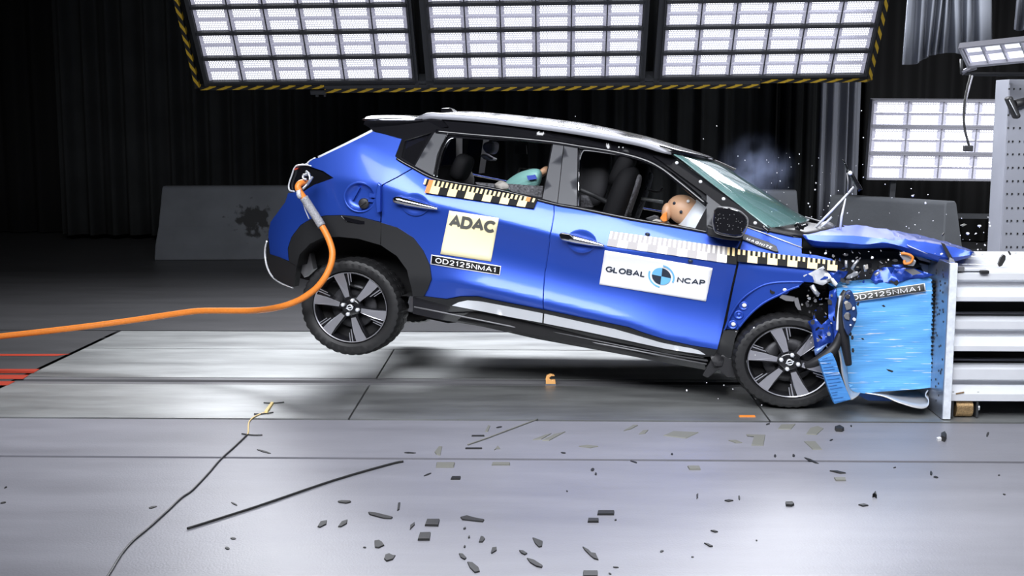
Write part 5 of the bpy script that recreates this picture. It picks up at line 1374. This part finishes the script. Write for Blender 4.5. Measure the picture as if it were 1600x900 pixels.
for s in (-1, 1):
    box_obj('roller_fork', wc + Vector((s * .075, 0, .085)), (.012, .10, .16), M['frame'], rl)
    bm = bmesh.new(); revolve(bm, [(.018, -.01), (.018, .01), (.0005, .012)], 10); bmesh.ops.transform(bm, matrix=Matrix.Translation(wc + Vector((s * .085, -.02, .06))) @ Matrix.Rotation(R(90), 4, 'Z'), verts=bm.verts); bm_obj('roller_nut', bm, M['bare_metal'], rl)
for x in (1538,): 
    q = tl_(at(x, 425, YP + .02)); box_obj('cable_clip', q, (.05, .03, .02), M['black'], tr_, bv=.004)
tube_obj('wire_loop', [tl_(at(*p, YP + .5)) for p in cr([(1539, 408), (1541, 402), (1544, 400), (1545, 407)], 4)], .004, M['silver'], tr_)
box_obj('rust_mark', tl_(at(1500, 614, YP + .028)), (.05, .004, .008), M['brass'], tr_, rot=Matrix.Rotation(R(-12), 3, 'Y'))

# honeycomb block
YH = 7.86
hb0 = at(1390, 520, YH)
hb = empty('honeycomb_block', hb0, 'crushed sky-blue honeycomb block fixed to the steel plate, numbered label on it', 'crash block')
def hl(p): return Vector(p) - hb0
edge = [(1306, 451), (1340, 446.5), (1400, 439), (1452, 433.5), (1456, 437), (1458, 470), (1457, 520), (1456.5, 560), (1456, 605), (1420, 609), (1352, 614.5), (1330, 613), (1326, 600), (1322, 560), (1318, 520), (1312, 480)]
def wav(px, py): return .003 * math.sin(py * .9 + px * .03) + .003 * math.sin(py * 2.3 + px * .05) + .004 * math.sin(px * .06)
E2 = [(at(x, y, YH).x, at(x, y, YH).z) for x, y in edge]
uv, tris = triangulate(E2, [], .025)
vs = []
for x, z in uv:
    px, py = proj((x, YH, z)); vs.append(hl((x, YH + wav(px, py), z)))
fs = []
for f in tris:
    a, b, c = (uv[k] for k in f[:3]); fs.append(f if (b[0] - a[0]) * (c[1] - a[1]) - (b[1] - a[1]) * (c[0] - a[0]) > 0 else f[::-1])
es = {}
for f in fs:
    for k in range(3): es[(f[k], f[(k + 1) % 3])] = 1
rim = [e for e in es if (e[1], e[0]) not in es]; idx = {}
for e in rim:
    for k in e:
        if k not in idx:
            idx[k] = len(vs); vs.append(vs[k] + Vector((0, .75, 0)))
fs += [(e[1], e[0], idx[e[0]], idx[e[1]]) for e in rim]
sharp(mesh_obj('block_face', vs, fs, M['honey'], hb), 40)
# ribbed edge where the cells meet the plate
bm = bmesh.new()
for k in range(26):
    y = lerp(440, 606, k / 25); q = hl(at(1457.5 + random.uniform(-1, 1), y, YH + .005)); add_box(bm, q, (.022, .05, .010))
bm_obj('cell_edge', bm, M['tape_black'], hb)
fhb = lambda x, y: hl(at(x, y, YH - .022))
lbq = [(1325, 459.5), (1445, 442.4), (1447, 455.6), (1327, 473)]
def plate_on(name, Q, m, off, parent):
    return sticker(name, Q, m, nx=6, ny=2, parent=parent, surf=lambda x, y: hl(at(x, y, YH - off)))
lo = plate_on('number_label', lbq, M['white'], .024, hb)
plate_on('label_field', sub(lbq, .005, .985, .08, .92), M['ink_grey'], .027, lo)
lettering('OD2125NMA1', sub(lbq, .035, .93, .20, .82), M['white'], lo, weight=.15, surf=lambda x, y: hl(at(x, y, YH - .031)))
def hplate(name, poly, Y, t, m, parent, bv=0, inv=hb0):
    P = [at(q[0], q[1], q[2] if len(q) > 2 else Y) - inv for q in poly]; n = len(P); bm = bmesh.new()
    v = [bm.verts.new(p) for p in P] + [bm.verts.new(p + Vector((0, t, 0))) for p in P]
    bm.faces.new(v[:n]); bm.faces.new(v[n:][::-1])
    for i in range(n): bm.faces.new((v[i], v[n + i], v[n + (i + 1) % n], v[(i + 1) % n]))
    bmesh.ops.recalc_face_normals(bm, faces=bm.faces[:]); bmesh.ops.triangulate(bm, faces=[f for f in bm.faces if len(f.verts) > 4])
    o = bm_obj(name, bm, m, parent)
    if bv: bevel(o, bv)
    return o
hplate('top_sheet', [(1372, 441), (1400, 439), (1452, 432.5), (1461, 429), (1462, 417), (1436, 411), (1446, 430), (1420, 434)], YH + .15, .3, M['steel'], hb)
hplate('top_flange', [(1432, 401), (1440, 402), (1460, 410), (1462, 413), (1436, 406)], YH + .12, .2, M['bare_metal'], hb)
# curled backing sheets under and before the block
def sheet(name, A, B, m, parent, inv, t=.006):
    """ruled sheet between two pixel polylines (px,py,Y)"""
    a = [at(*p) - inv for p in cr(A, 5)]; b = [at(*p) - inv for p in cr(B, 5)]; n = min(len(a), len(b)); vs = []; fs = []
    for j in range(6):
        for i in range(n): vs.append(a[i].lerp(b[i], j / 5))
    for j in range(5):
        for i in range(n - 1): fs.append((j * n + i, j * n + i + 1, (j + 1) * n + i + 1, (j + 1) * n + i))
    o = mesh_obj(name, vs, fs, m, parent, True); s = o.modifiers.new('solid', 'SOLIDIFY'); s.thickness = t; s.offset = 0; return o
M['sheet'] = mat('curled_aluminium', (.62, .62, .62), .35, .5, var=.1, vscale=6)
sheet('curled_sheet', [(1308, 538, 7.70), (1313, 560, 7.70), (1316, 585, 7.70), (1322, 605, 7.70), (1328, 624, 7.70), (1338, 620, 7.72), (1343, 614, 7.75)],
      [(1318, 535, 7.78), (1321, 560, 7.80), (1324, 585, 7.80), (1326, 603, 7.80), (1332, 611, 7.80), (1340, 614, 7.80), (1344, 613, 7.82)], M['sheet'], hb, hb0)
sheet('curled_sheet', [(1352, 614, 7.78), (1380, 619, 7.74), (1402, 628, 7.70), (1425, 635.5, 7.68), (1440, 638, 7.68), (1449, 635, 7.70), (1451, 626, 7.74), (1446, 618, 7.8), (1450, 610, 7.84)],
      [(1352, 613, 8.2), (1385, 612, 8.2), (1405, 610, 8.2), (1425, 608, 8.2), (1440, 607, 8.2), (1446, 607, 8.2), (1449, 607, 8.2), (1447, 607, 8.2), (1450, 606, 8.2)], M['sheet'], hb, hb0)
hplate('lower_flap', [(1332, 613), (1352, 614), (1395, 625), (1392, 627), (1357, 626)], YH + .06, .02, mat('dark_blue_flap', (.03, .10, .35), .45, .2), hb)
# torn strip of honeycomb hanging before the wheel
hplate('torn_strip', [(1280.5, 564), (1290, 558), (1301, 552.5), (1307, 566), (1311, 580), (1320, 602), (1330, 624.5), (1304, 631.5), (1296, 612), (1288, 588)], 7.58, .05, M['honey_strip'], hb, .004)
bm = bmesh.new(); rnd = random.Random(77)
for k in range(15):
    y = lerp(560, 628, k / 14) + rnd.uniform(-1, 1); x = lerp(1281, 1304, (y - 564) / 68) ; l = rnd.uniform(8, 24)
    a, b = at(x + 1, y, 7.575) - hb0, at(x + l, y - l * .13, 7.575) - hb0; add_tube(bm, [a, b], .0012, 4)
bm_obj('crease_lines', bm, mat('crease_blue', (.03, .11, .36), .6), hb)

# ------------------------------------------------------------------ orange cable from the car to the left
cpts = []
for x, y, w in ((478, 285, -.03), (470, 286, -.08), (465.5, 292, -.10), (469, 300, -.10), (482, 320, -.09), (496, 342, -.10), (508, 362, -.11), (516, 380, -.12), (519.5, 397, -.14), (516, 416, -.16), (506, 436, -.18), (490, 454, -.18), (465, 470, -.16), (435, 480, -.10)):
    p = CARM @ cp(x, y, w); cpts.append(tuple(p))
for x, y, Y in ((400, 485, 8.75), (350, 485.5, 8.9), (310, 486, 9.0), (270, 491, 9.05), (210, 500, 9.1), (140, 509.5, 9.1), (60, 519, 9.1), (-40, 530, 9.1)): cpts.append(tuple(at(x, y, Y)))
cb = tube_obj('cable', cr(cpts, 8), .0215, M['cable'], None, 12); tag(cb, 'thick orange data cable plugged into the tail of the car, trailing left', 'cable')
tube_obj('braided_sleeve', cr(cpts[3:7], 8)[4:21], .028, M['braid'], cb, 12)
tube_obj('clamp', [tuple(CARM @ cp(x, y, w)) for x, y, w in ((466, 303, -.10), (472, 302, -.10))], .034, M['silver'], cb)
for pts in ([(478, 268, -.06), (483, 273, -.07), (484, 282, -.08), (479, 289, -.12), (473, 295, -.13)], [(480, 273, -.05), (474, 274, -.07), (474, 279, -.08), (479, 280.5, -.08)], [(488, 276.5, -.06), (484, 283, -.08), (480, 289, -.10)]):
    tube_obj('hose_hook', [tuple(CARM @ Vector(cp(*p))) for p in cr(pts, 5)], .009, M['bare_metal'], cb)
tube_obj('thin_lead', [tuple(CARM @ cp(*p)) for p in cr([(471, 304, -.04), (476, 325, -.03), (483, 342, -.03)], 4)], .004, M['silver'], cb)
# ------------------------------------------------------------------ things lying on the floor
def on_floor(name, label, cat, pts, m, h=.006, group=None):
    P = [floor_at(x, y, 0) for x, y in pts]; n = len(P); bm = bmesh.new()
    c = sum(P, Vector()) / n
    b = [bm.verts.new(p - c + Vector((0, 0, .0005))) for p in P]; t = [bm.verts.new((p - c) * .94 + Vector((0, 0, h))) for p in P]
    bm.faces.new(t); bm.faces.new(b[::-1])
    for i in range(n): bm.faces.new((b[i], b[(i + 1) % n], t[(i + 1) % n], t[i]))
    bmesh.ops.recalc_face_normals(bm, faces=bm.faces[:]); bmesh.ops.triangulate(bm, faces=[f for f in bm.faces if len(f.verts) > 4])
    o = bm_obj(name, bm, m); o.location = c; return tag(o, label, cat, group)
def blob(x, y, w, h, a=0, seed=0, n=9):
    rnd = random.Random(seed + int(x * 7 + y)); out = []; a = R(a)
    for k in range(n):
        t = 6.2832 * k / n; r = rnd.uniform(.75, 1.1); u, v = w / 2 * r * math.cos(t), h / 2 * r * math.sin(t)
        out.append((x + u * math.cos(a) + v * math.sin(a), y + u * -math.sin(a) + v * math.cos(a)))
    return out
S = 'scrap'
on_floor('rubber_scrap', 'flat rounded black scrap, upper of two left of the square scraps', S, [(585, 846), (592, 845), (597, 848), (600.5, 853), (592, 857), (586, 856.5)], M['scrap'])
on_floor('rubber_scrap', 'heart-shaped black scrap, lowest at the left of the front debris', S, [(602, 868), (608, 866), (614, 869), (618, 869), (614, 875), (604, 878), (600, 874)], M['scrap'])
on_floor('rubber_scrap', 'thick curved black scrap left of the group of dark debris', S, [(501, 816), (511, 814), (510, 820), (500, 825), (496, 824)], M['scrap'])
on_floor('rubber_scrap', 'curved black scrap with a pale centre, right of its twin', S, [(534, 816), (543, 813), (542, 819), (533, 824), (528, 824)], M['scrap'])
on_floor('rubber_scrap', 'short thick black strip lying above two curved scraps', S, blob(539, 785, 23, 4.5, 0, 1), M['scrap'])
on_floor('rubber_scrap', 'long black strip lying slanted near the middle of the debris', S, [(575, 801), (586, 802), (614, 809), (612, 811.5), (600, 811), (577, 805)], M['scrap'])
on_floor('rubber_scrap', 'thin black sliver standing out above two square scraps', S, [(622, 787), (625.5, 786), (624, 797), (620.5, 799)], M['scrap'])
on_floor('rubber_scrap', 'small ragged black sliver left of the upper square scrap', S, [(641, 822), (648, 817), (648, 821), (642, 827), (640.5, 829)], M['scrap'])
on_floor('square_tile', 'upper of two square black tiles among the floor debris', S, [(667, 813.5), (687, 813.5), (685, 823), (663.5, 822.5)], M['scrap'], .01)
on_floor('square_tile', 'lower of two square black tiles among the floor debris', S, [(656, 834.5), (673, 834), (671.5, 845), (652.5, 845)], M['scrap'], .01)
on_floor('rubber_scrap', 'large wavy black strip near the centre of the debris', S, [(719, 809), (729, 806.5), (741, 810), (757, 813), (755, 816.5), (740, 815), (722, 813)], M['scrap'])
on_floor('rubber_scrap', 'smallest dark chip above the oval black scraps', S, blob(726, 826.5, 5, 2.5, 20, 2), M['scrap'])
on_floor('rubber_scrap', 'upright black triangular scrap right of the wavy strip', S, [(751, 839), (755, 839.5), (758, 843), (754, 848), (748, 848)], M['scrap'])
on_floor('rubber_scrap', 'thin black crumb left of the triangular scrap', S, blob(733, 840, 4, 3, 40, 2), M['scrap'])
on_floor('rubber_scrap', 'dark crumb between the wavy strip and oval scraps', S, blob(726, 855, 4, 3, 40, 3), M['scrap'])
on_floor('rubber_scrap', 'hooked black scrap left of the ragged lump', S, [(769, 857), (776, 856), (776, 861), (768, 866), (767, 864)], M['scrap'])
on_floor('rubber_scrap', 'small pointed oval scrap above the bigger oval scrap', S, [(717, 866), (723, 866.5), (729, 873), (726, 875.5), (720, 872)], M['scrap'])
on_floor('rubber_scrap', 'large slanted oval black scrap at the bottom centre', S, [(730, 879), (738, 880), (748, 888), (750, 894), (742, 896), (734, 888)], M['scrap'])
on_floor('rubber_scrap', 'ragged black lump right of the hooked scrap', S, [(832, 841), (838, 843), (848, 847), (847, 855), (842, 856), (836, 850)], M['scrap'])
on_floor('rubber_scrap', 'small oval scrap below the ragged lump', S, [(811, 861), (817, 861.5), (824, 866), (820, 868), (814, 865)], M['scrap'])
on_floor('rubber_scrap', 'long pointed oval scrap lowest under the ragged lump', S, [(823, 873), (834, 876), (848, 885), (847, 888), (838, 886), (828, 880)], M['scrap'])
on_floor('rubber_scrap', 'torn black strip with a tail right of the ragged lump', S, [(910, 855), (919, 860), (924, 865), (931, 866), (935.5, 876), (928, 874), (922, 869), (913, 860)], M['scrap'])
on_floor('square_tile', 'black rectangular tile cut by the bottom edge of the picture', S, [(911, 894.5), (934, 894.5), (934, 903), (911, 903)], M['scrap'], .01)
on_floor('square_tile', 'longer upper one of two black bars in the blue reflection', S, [(934, 800), (960, 800), (959.5, 805.5), (933, 805.5)], M['scrap'], .01)
on_floor('square_tile', 'shorter lower one of two black bars in the blue reflection', S, [(919, 812), (935.5, 812), (935.5, 817), (918, 817)], M['scrap'], .01)
on_floor('square_tile', 'dark tile lying under the groove at the car rear', S, [(682, 724), (711, 724), (709, 731), (681, 731)], M['scrap_grey'], .008)
on_floor('square_tile', 'dark tile under the groove, second from the left', S, [(769, 724), (797, 724), (797, 727.5), (768, 727.5)], M['scrap_grey'], .008)
on_floor('square_tile', 'small dark tile a little below the groove tiles', S, [(706, 746), (720, 746), (719, 750), (704, 750)], M['scrap'], .008)
on_floor('square_tile', 'dark parallelogram tile below the groove near the front wheel', S, [(1074, 729.5), (1093, 729.5), (1095, 734.5), (1077, 734.5)], M['scrap_grey'], .008)
on_floor('square_tile', 'olive tile lying below a black sliver at the right', S, [(1303, 747.5), (1321, 747.5), (1322, 752), (1306, 752)], M['scrap_grey'], .008)
on_floor('rubber_scrap', 'black sliver just above the olive tile at the right', S, [(1296, 736.5), (1308, 736.5), (1322, 740), (1312, 740.5)], M['scrap'])
on_floor('rubber_scrap', 'upright black sliver in the blue reflection left of the flat one', S, [(1088, 774), (1091, 772), (1090.5, 778), (1088.5, 780.5)], M['scrap'])
on_floor('rubber_scrap', 'flat black sliver in the blue reflection, right of the upright one', S, [(1132, 783), (1139, 781.5), (1146, 783), (1138, 784.5)], M['scrap'])
on_floor('rubber_scrap', 'rounded black block scrap right of the flat sliver', S, [(1227, 787), (1238, 786.5), (1241, 790), (1237, 792), (1228, 791.5)], M['scrap'], .012)
on_floor('rubber_scrap', 'black sliver with a bright rim at the lower right floor', S, [(1341, 789.5), (1350, 788), (1357, 790.5), (1348, 792)], M['scrap'])
on_floor('rubber_scrap', 'arrow-shaped black scrap right of the bright-rimmed sliver', S, [(1363, 778), (1368, 772.5), (1370, 779.5), (1366, 776.5)], M['scrap'], .02)
on_floor('rubber_scrap', 'tiny flat black scrap under the right reflection, upper one', S, [(1110, 830), (1116, 829.5), (1122, 832), (1117, 832.5)], M['scrap'])
on_floor('rubber_scrap', 'short dark dash scrap below the tiny flat one', S, [(1100, 849.5), (1106, 850.5), (1114, 854.5), (1109, 855)], M['scrap'])
on_floor('rubber_scrap', 'black triangular lump on the pale strip below the front wheel', S, [(1304, 671), (1312, 668.5), (1319, 673), (1316, 675), (1306, 674.5)], M['scrap'], .02)
on_floor('rubber_scrap', 'black lump with a white tip on the pale strip at the right', S, [(1470, 684), (1476, 681), (1479, 686), (1476, 691), (1471, 689)], M['scrap'], .03)
on_floor('plastic_chip', 'white chip touching the black lump at the right', S, [(1463, 687), (1468, 686), (1472, 688.5), (1465, 690)], M['fleck'], .015)
for k, (p, lb) in enumerate((([(1036, 681), (1052, 674), (1092, 676), (1072, 685.5)], 'large grey diamond-shaped foil patch on the pale strip'), ([(1138, 688.5), (1150, 688), (1160, 692), (1150, 693)], 'thin grey patch left of the L-shaped patch'), ([(1166, 679), (1196, 680), (1193, 697), (1174, 696.5), (1178, 683), (1167, 682)], 'grey L-shaped patch on the pale strip'), ([(1215, 671), (1220, 664), (1243, 663), (1236, 671.5)], 'grey patch close under the front wheel'), ([(1259, 679), (1266, 669), (1278, 666), (1287, 670), (1276, 680)], 'crumpled grey foil patch right of the wheel patch'), ([(1256, 690), (1274, 690), (1285, 703), (1270, 703)], 'grey slanted patch below the crumpled foil'))):
    on_floor('foil_patch', lb, 'patch', p, M['scrap_grey'], .004)
for k, (p, lb) in enumerate((([(832, 688), (852, 680), (862, 678), (846, 687)], 'left one of two slanting grey smears under the car'), ([(847, 689), (866, 679), (884, 675), (858, 689)], 'right one of two slanting grey smears under the car'), ([(904, 698), (917, 696), (935, 698), (922, 700.5)], 'spindle-shaped grey scrap below the slanting smears'), ([(974, 674), (990, 664.5), (997, 665), (986, 671)], 'brush-shaped grey scrap near the track groove'), ([(998, 679), (1005, 673), (1013, 672.5), (1008, 678)], 'leaf-shaped dark scrap right of the brush-shaped one'), ([(679, 707), (686, 698), (691, 698), (688, 712), (682, 711)], 'grey curled scrap on the pale strip at left'), ([(758, 675), (763, 665), (766, 666), (762, 675.5)], 'upright grey flake on the pale strip'), ([(772, 704), (778, 697), (782, 702), (776, 702)], 'dark forked flake on the pale strip'))):
    on_floor('foil_patch', lb, 'patch', p, M['scrap_grey'], .005)
on_floor('marker_bar', 'upper one of two thin black bars on the pale strip', 'bar', [(737, 681), (757, 681), (757, 682.3), (736.5, 682.3)], M['scrap'], .006)
on_floor('marker_bar', 'lower longer one of two thin black bars on the pale strip', 'bar', [(727, 700.6), (753.5, 700.6), (753, 702), (727, 702)], M['scrap'], .006)
on_floor('marker_strip', 'bright orange strip lying flat left of the front wheel', 'strip', [(1154, 650), (1180, 650), (1181, 652), (1155, 652)], M['orange'], .006)
small = [(366, 788, 12, 2), (239, 793, 16, 3), (364, 842, 9, 3), (355, 857, 8, 4), (9, 762, 6, 2), (5, 786, 10, 2.5), (570, 856, 6, 2), (886, 768, 3, 2), (962, 813, 4, 2.5), (1034, 862, 6, 3), (962, 887, 10, 1.6), (953, 897, 5, 2), (926, 734.5, 6, 5), (931, 741, 4, 4), (1082, 871, 5, 1), (1182, 845, 3, 2), (1200, 663, 8, 2), (1155, 778, 3, 8), (1211, 713, 4, 5), (1267, 720, 26, 3), (1240, 712.5, 5, 5), (1455, 740, 4, 8), (1462, 746, 8, 3), (1543, 679, 4, 9), (1398, 731, 5, 1.4), (1561, 743, 4, 1.6), (1569, 773, 5, 1.6), (1299, 688, 6, 2), (780, 668, 10, 2), (640, 708, 20, 2), (412, 706, 26, 3), (668, 742, 14, 1.6), (1330, 666, 3, 3), (880, 708, 10, 2), (990, 722, 14, 2), (1050, 710, 4, 3)]
for k, (x, y, w, h) in enumerate(small):
    on_floor('small_chip', 'tiny dark chip scattered loose on the pale floor', S, blob(x, y, w, max(h, 1.4), (k * 37) % 50 - 25, k, 7), M['scrap'], .004, 'scattered floor chips')

# wires, rod, hook, yellow stick
def floor_tube(name, label, cat, px, r, m, lift=0.0):
    pts = [tuple(floor_at(x, y) + Vector((0, 0, r + .001 + lift))) for x, y in cr(px, 5)]
    return tag(tube_obj(name, pts, r, m, None, 8), label, cat)
floor_tube('floor_wire', 'thin black wire running from the floor stick down to the lower left', 'wire', [(386, 681), (366, 700), (344, 720), (325, 742), (300, 768), (283, 780), (262, 800), (232, 827), (208, 847), (190, 868), (172, 897), (160, 915)], .005, M['wire'])
floor_tube('floor_wire', 'short pale wire between the yellow stick and black wire', 'wire', [(412, 646), (398, 652), (389, 661), (388, 676), (386, 681)], .004, M['tape_yellow'])
on_floor('floor_stick', 'yellow stick lying on the bright track plate', 'stick', [(413, 645), (424, 630), (428, 630.5), (418, 645.5)], M['stick_yellow'], .012)
for k, (x0, y0, x1, y1, lb) in enumerate(((412, 630.5, 444, 629.5, 'black cross wire at the top of the yellow stick'), (397, 648, 427, 645.5, 'black cross wire at the foot of the yellow stick'), (378, 679, 410, 681, 'black knotted wire where the pale wire ends'))):
    floor_tube('cross_wire', lb, 'wire', [(x0, y0), ((x0 + x1) / 2, (y0 + y1) / 2 + 1), (x1, y1)], .004, M['wire'])
floor_tube('floor_rod', 'long straight black rod lying slanted on the front floor', 'rod', [(293, 828), (400, 794), (520, 753), (610, 727), (630, 723)], .006, M['scrap'])
floor_tube('floor_rod', 'short dark rod lying on the pale strip above the long one', 'rod', [(731, 696), (760, 686), (800, 671), (840, 656)], .004, M['scrap_grey'])
hk = floor_at(861, 601); YK2 = hk.y
he = empty('tow_hook', hk, 'small orange hook standing on the guide rail under the car', 'hook')
hook = [(853, 601), (852.5, 592), (854, 587), (860, 584.5), (866, 586), (867, 588), (861, 588), (858, 591), (861, 594), (867.5, 593.5), (868.5, 600.5)]
o = hplate('hook', hook, YK2, .03, M['stick_yellow'], he, .003, hk); o.data.materials[0] = mat('hook_orange', (.75, .38, .12), .45)
hplate('foot', [(852, 600), (869, 600), (869, 604), (852, 604)], YK2 - .005, .05, M['engine_grey'], he, 0, hk)

# ------------------------------------------------------------------ fragments flying off the car
rnd = random.Random(91); fl = []
fixed = [(1164, 250.5, 2), (1165, 288, 2), (1214, 270, 2.2), (1219, 283, 2.2), (1249, 241, 2.2), (1222, 266, 1.4), (1234, 246, 2), (1248, 256, 1.6), (1153, 244, 2), (1198, 250, 1.6), (1275, 286, 2.2), (1273.5, 296.5, 2.6), (1263, 318, 2.4), (1265.5, 323, 2.8), (1298, 306, 2), (1294, 322, 2.2), (1287, 328, 2), (1310, 298, 1.8), (1332, 303, 2), (1342, 343, 2.2), (1324, 333, 2.2), (1296, 317, 2), (1426, 306, 4.4), (1446, 317, 4), (1428, 304.5, 2), (1383, 288, 2), (1450, 304, 2), (1331, 345, 1.6), (1349, 277, 2), (1346, 173, 2.4), (1349, 215, 2.2), (1348, 257, 2), (1530, 353, 6), (1546, 348, 4), (1547, 353, 3.4), (1512, 365, 6), (1528, 390, 3), (1535, 397, 3), (1587, 395, 3), (1570, 398, 2.4), (1525, 365, 3), (1539, 383, 4), (1290, 396, 5), (1363, 402.5, 5), (1388, 406, 3), (1320, 397, 2), (1404, 369, 2), (1471, 397, 4), (1458, 345, 2), (1441, 388, 2), (1120, 197, 1.6), (1099, 217, 1.8), (899, 182, 1.4), (1131, 602, 2.2), (1145, 608, 2.6), (1073, 610, 4), (1104, 598, 2), (1122, 623, 2), (1190, 633, 2), (1268, 524, 2.4), (1178, 512, 3), (1180, 555, 2), (1150, 518, 2)]
fixed += [(rnd.uniform(1380, 1545), rnd.uniform(290, 400), rnd.uniform(1.1, 2.2)) for _ in range(26)] + [(rnd.uniform(1190, 1340), rnd.uniform(235, 350), rnd.uniform(.9, 1.6)) for _ in range(24)]
proto = None
for k, (x, y, s) in enumerate(fixed):
    if proto is None:
        bm = bmesh.new(); bmesh.ops.create_icosphere(bm, subdivisions=1, radius=.5)
        for v in bm.verts: v.co *= rnd.uniform(.7, 1.1)
        proto = bm_obj('flying_fragment', bm, M['fleck']); o = proto
    else:
        o = proto.copy(); link(o)
    Y = 7.55 if y > 390 else rnd.uniform(7.7, 9.2)
    o.location = at(x, y, Y); q = s * Y / 2000
    o.scale = (q * rnd.uniform(.8, 1.5), q, q * rnd.uniform(.6, 1.1)); o.rotation_euler = (rnd.uniform(0, 6), rnd.uniform(0, 6), rnd.uniform(0, 6))
    tag(o, 'tiny white fragment flying in the air around the crushed car front', 'fragment', 'flying white fragments')
def flying(label, poly, Y, t, m, name='flying_scrap'):
    P = [at(x, y, Y) for x, y in poly]; c = sum(P, Vector()) / len(P)
    o = hplate(name, poly, Y, t, m, None, 0, c); o.location = c; return tag(o, label, 'fragment')
flying('long black splinter flying in front of the grey cabinet', [(1560, 413), (1564, 402), (1568, 397.5), (1571.5, 400), (1571, 406), (1566, 415), (1562, 417)], 7.7, .02, M['scrap'])
flying('small black splinter flying right of the long black one', [(1575, 393), (1577, 392), (1580, 397), (1578.5, 399)], 7.7, .01, M['scrap'])
flying('black wedge flying before the lower blue block face', [(1385, 577), (1391, 578), (1396.5, 580), (1394, 582), (1388, 580)], 7.7, .01, M['scrap'])
flying('black chip flying before the upper blue block face', [(1378, 478), (1381, 476.5), (1384, 479), (1381, 480)], 7.75, .01, M['scrap'])
flying('smallest black chip flying before the blue block face', [(1346, 529), (1349, 528.5), (1350.5, 531), (1347.5, 531)], 7.75, .01, M['scrap'])
flying('black hooked scrap on the top left corner of the block', [(1389, 440), (1394, 438.5), (1398, 441), (1403, 438), (1404, 443), (1401, 447), (1396, 443)], 7.74, .02, M['scrap'])
flying('black blade flying above the tip of the bonnet', [(1472, 367), (1475, 363.5), (1476.5, 364.5), (1473, 369.5)], 7.9, .01, M['scrap'])
flying('grey blade flying right of the barrier behind the bonnet', [(1501, 352), (1507, 349.5), (1511, 351), (1504, 354)], 8.2, .01, M['scrap_grey'])

# ------------------------------------------------------------------ wisp of smoke over the bonnet
sm, nt, b, N = new_mat('smoke'); N.remove(b); out = N['Material Output']
pv = N.new('ShaderNodeVolumePrincipled'); pv.inputs['Color'].default_value = (.55, .65, 1, 1)
tc = N.new('ShaderNodeTexCoord'); nz = N.new('ShaderNodeTexNoise'); nz.inputs['Scale'].default_value = 2.4; nz.inputs['Detail'].default_value = 4
gr = N.new('ShaderNodeTexGradient'); gr.gradient_type = 'SPHERICAL'
L = nt.links.new; L(tc.outputs['Object'], nz.inputs['Vector']); L(tc.outputs['Object'], gr.inputs['Vector'])
mr = N.new('ShaderNodeMapRange'); mr.inputs['From Min'].default_value = .40; mr.inputs['From Max'].default_value = .75; mr.inputs['To Max'].default_value = 2.2; L(nz.outputs['Fac'], mr.inputs['Value'])
mu = N.new('ShaderNodeMath'); mu.operation = 'MULTIPLY'; sq = N.new('ShaderNodeMath'); sq.operation = 'POWER'; sq.inputs[1].default_value = 2.0; L(gr.outputs['Fac'], sq.inputs[0]); L(mr.outputs[0], mu.inputs[0]); L(sq.outputs[0], mu.inputs[1]); L(mu.outputs[0], pv.inputs['Density'])
L(pv.outputs[0], out.inputs['Volume'])
bm = bmesh.new(); bmesh.ops.create_icosphere(bm, subdivisions=3, radius=1)
so = bm_obj('smoke_wisp', bm, sm); so.location = at(1180, 272, 10.2); so.scale = (.36, .5, .36)
tag(so, 'faint blue wisp of smoke drifting behind the windscreen', 'smoke', kind='stuff')
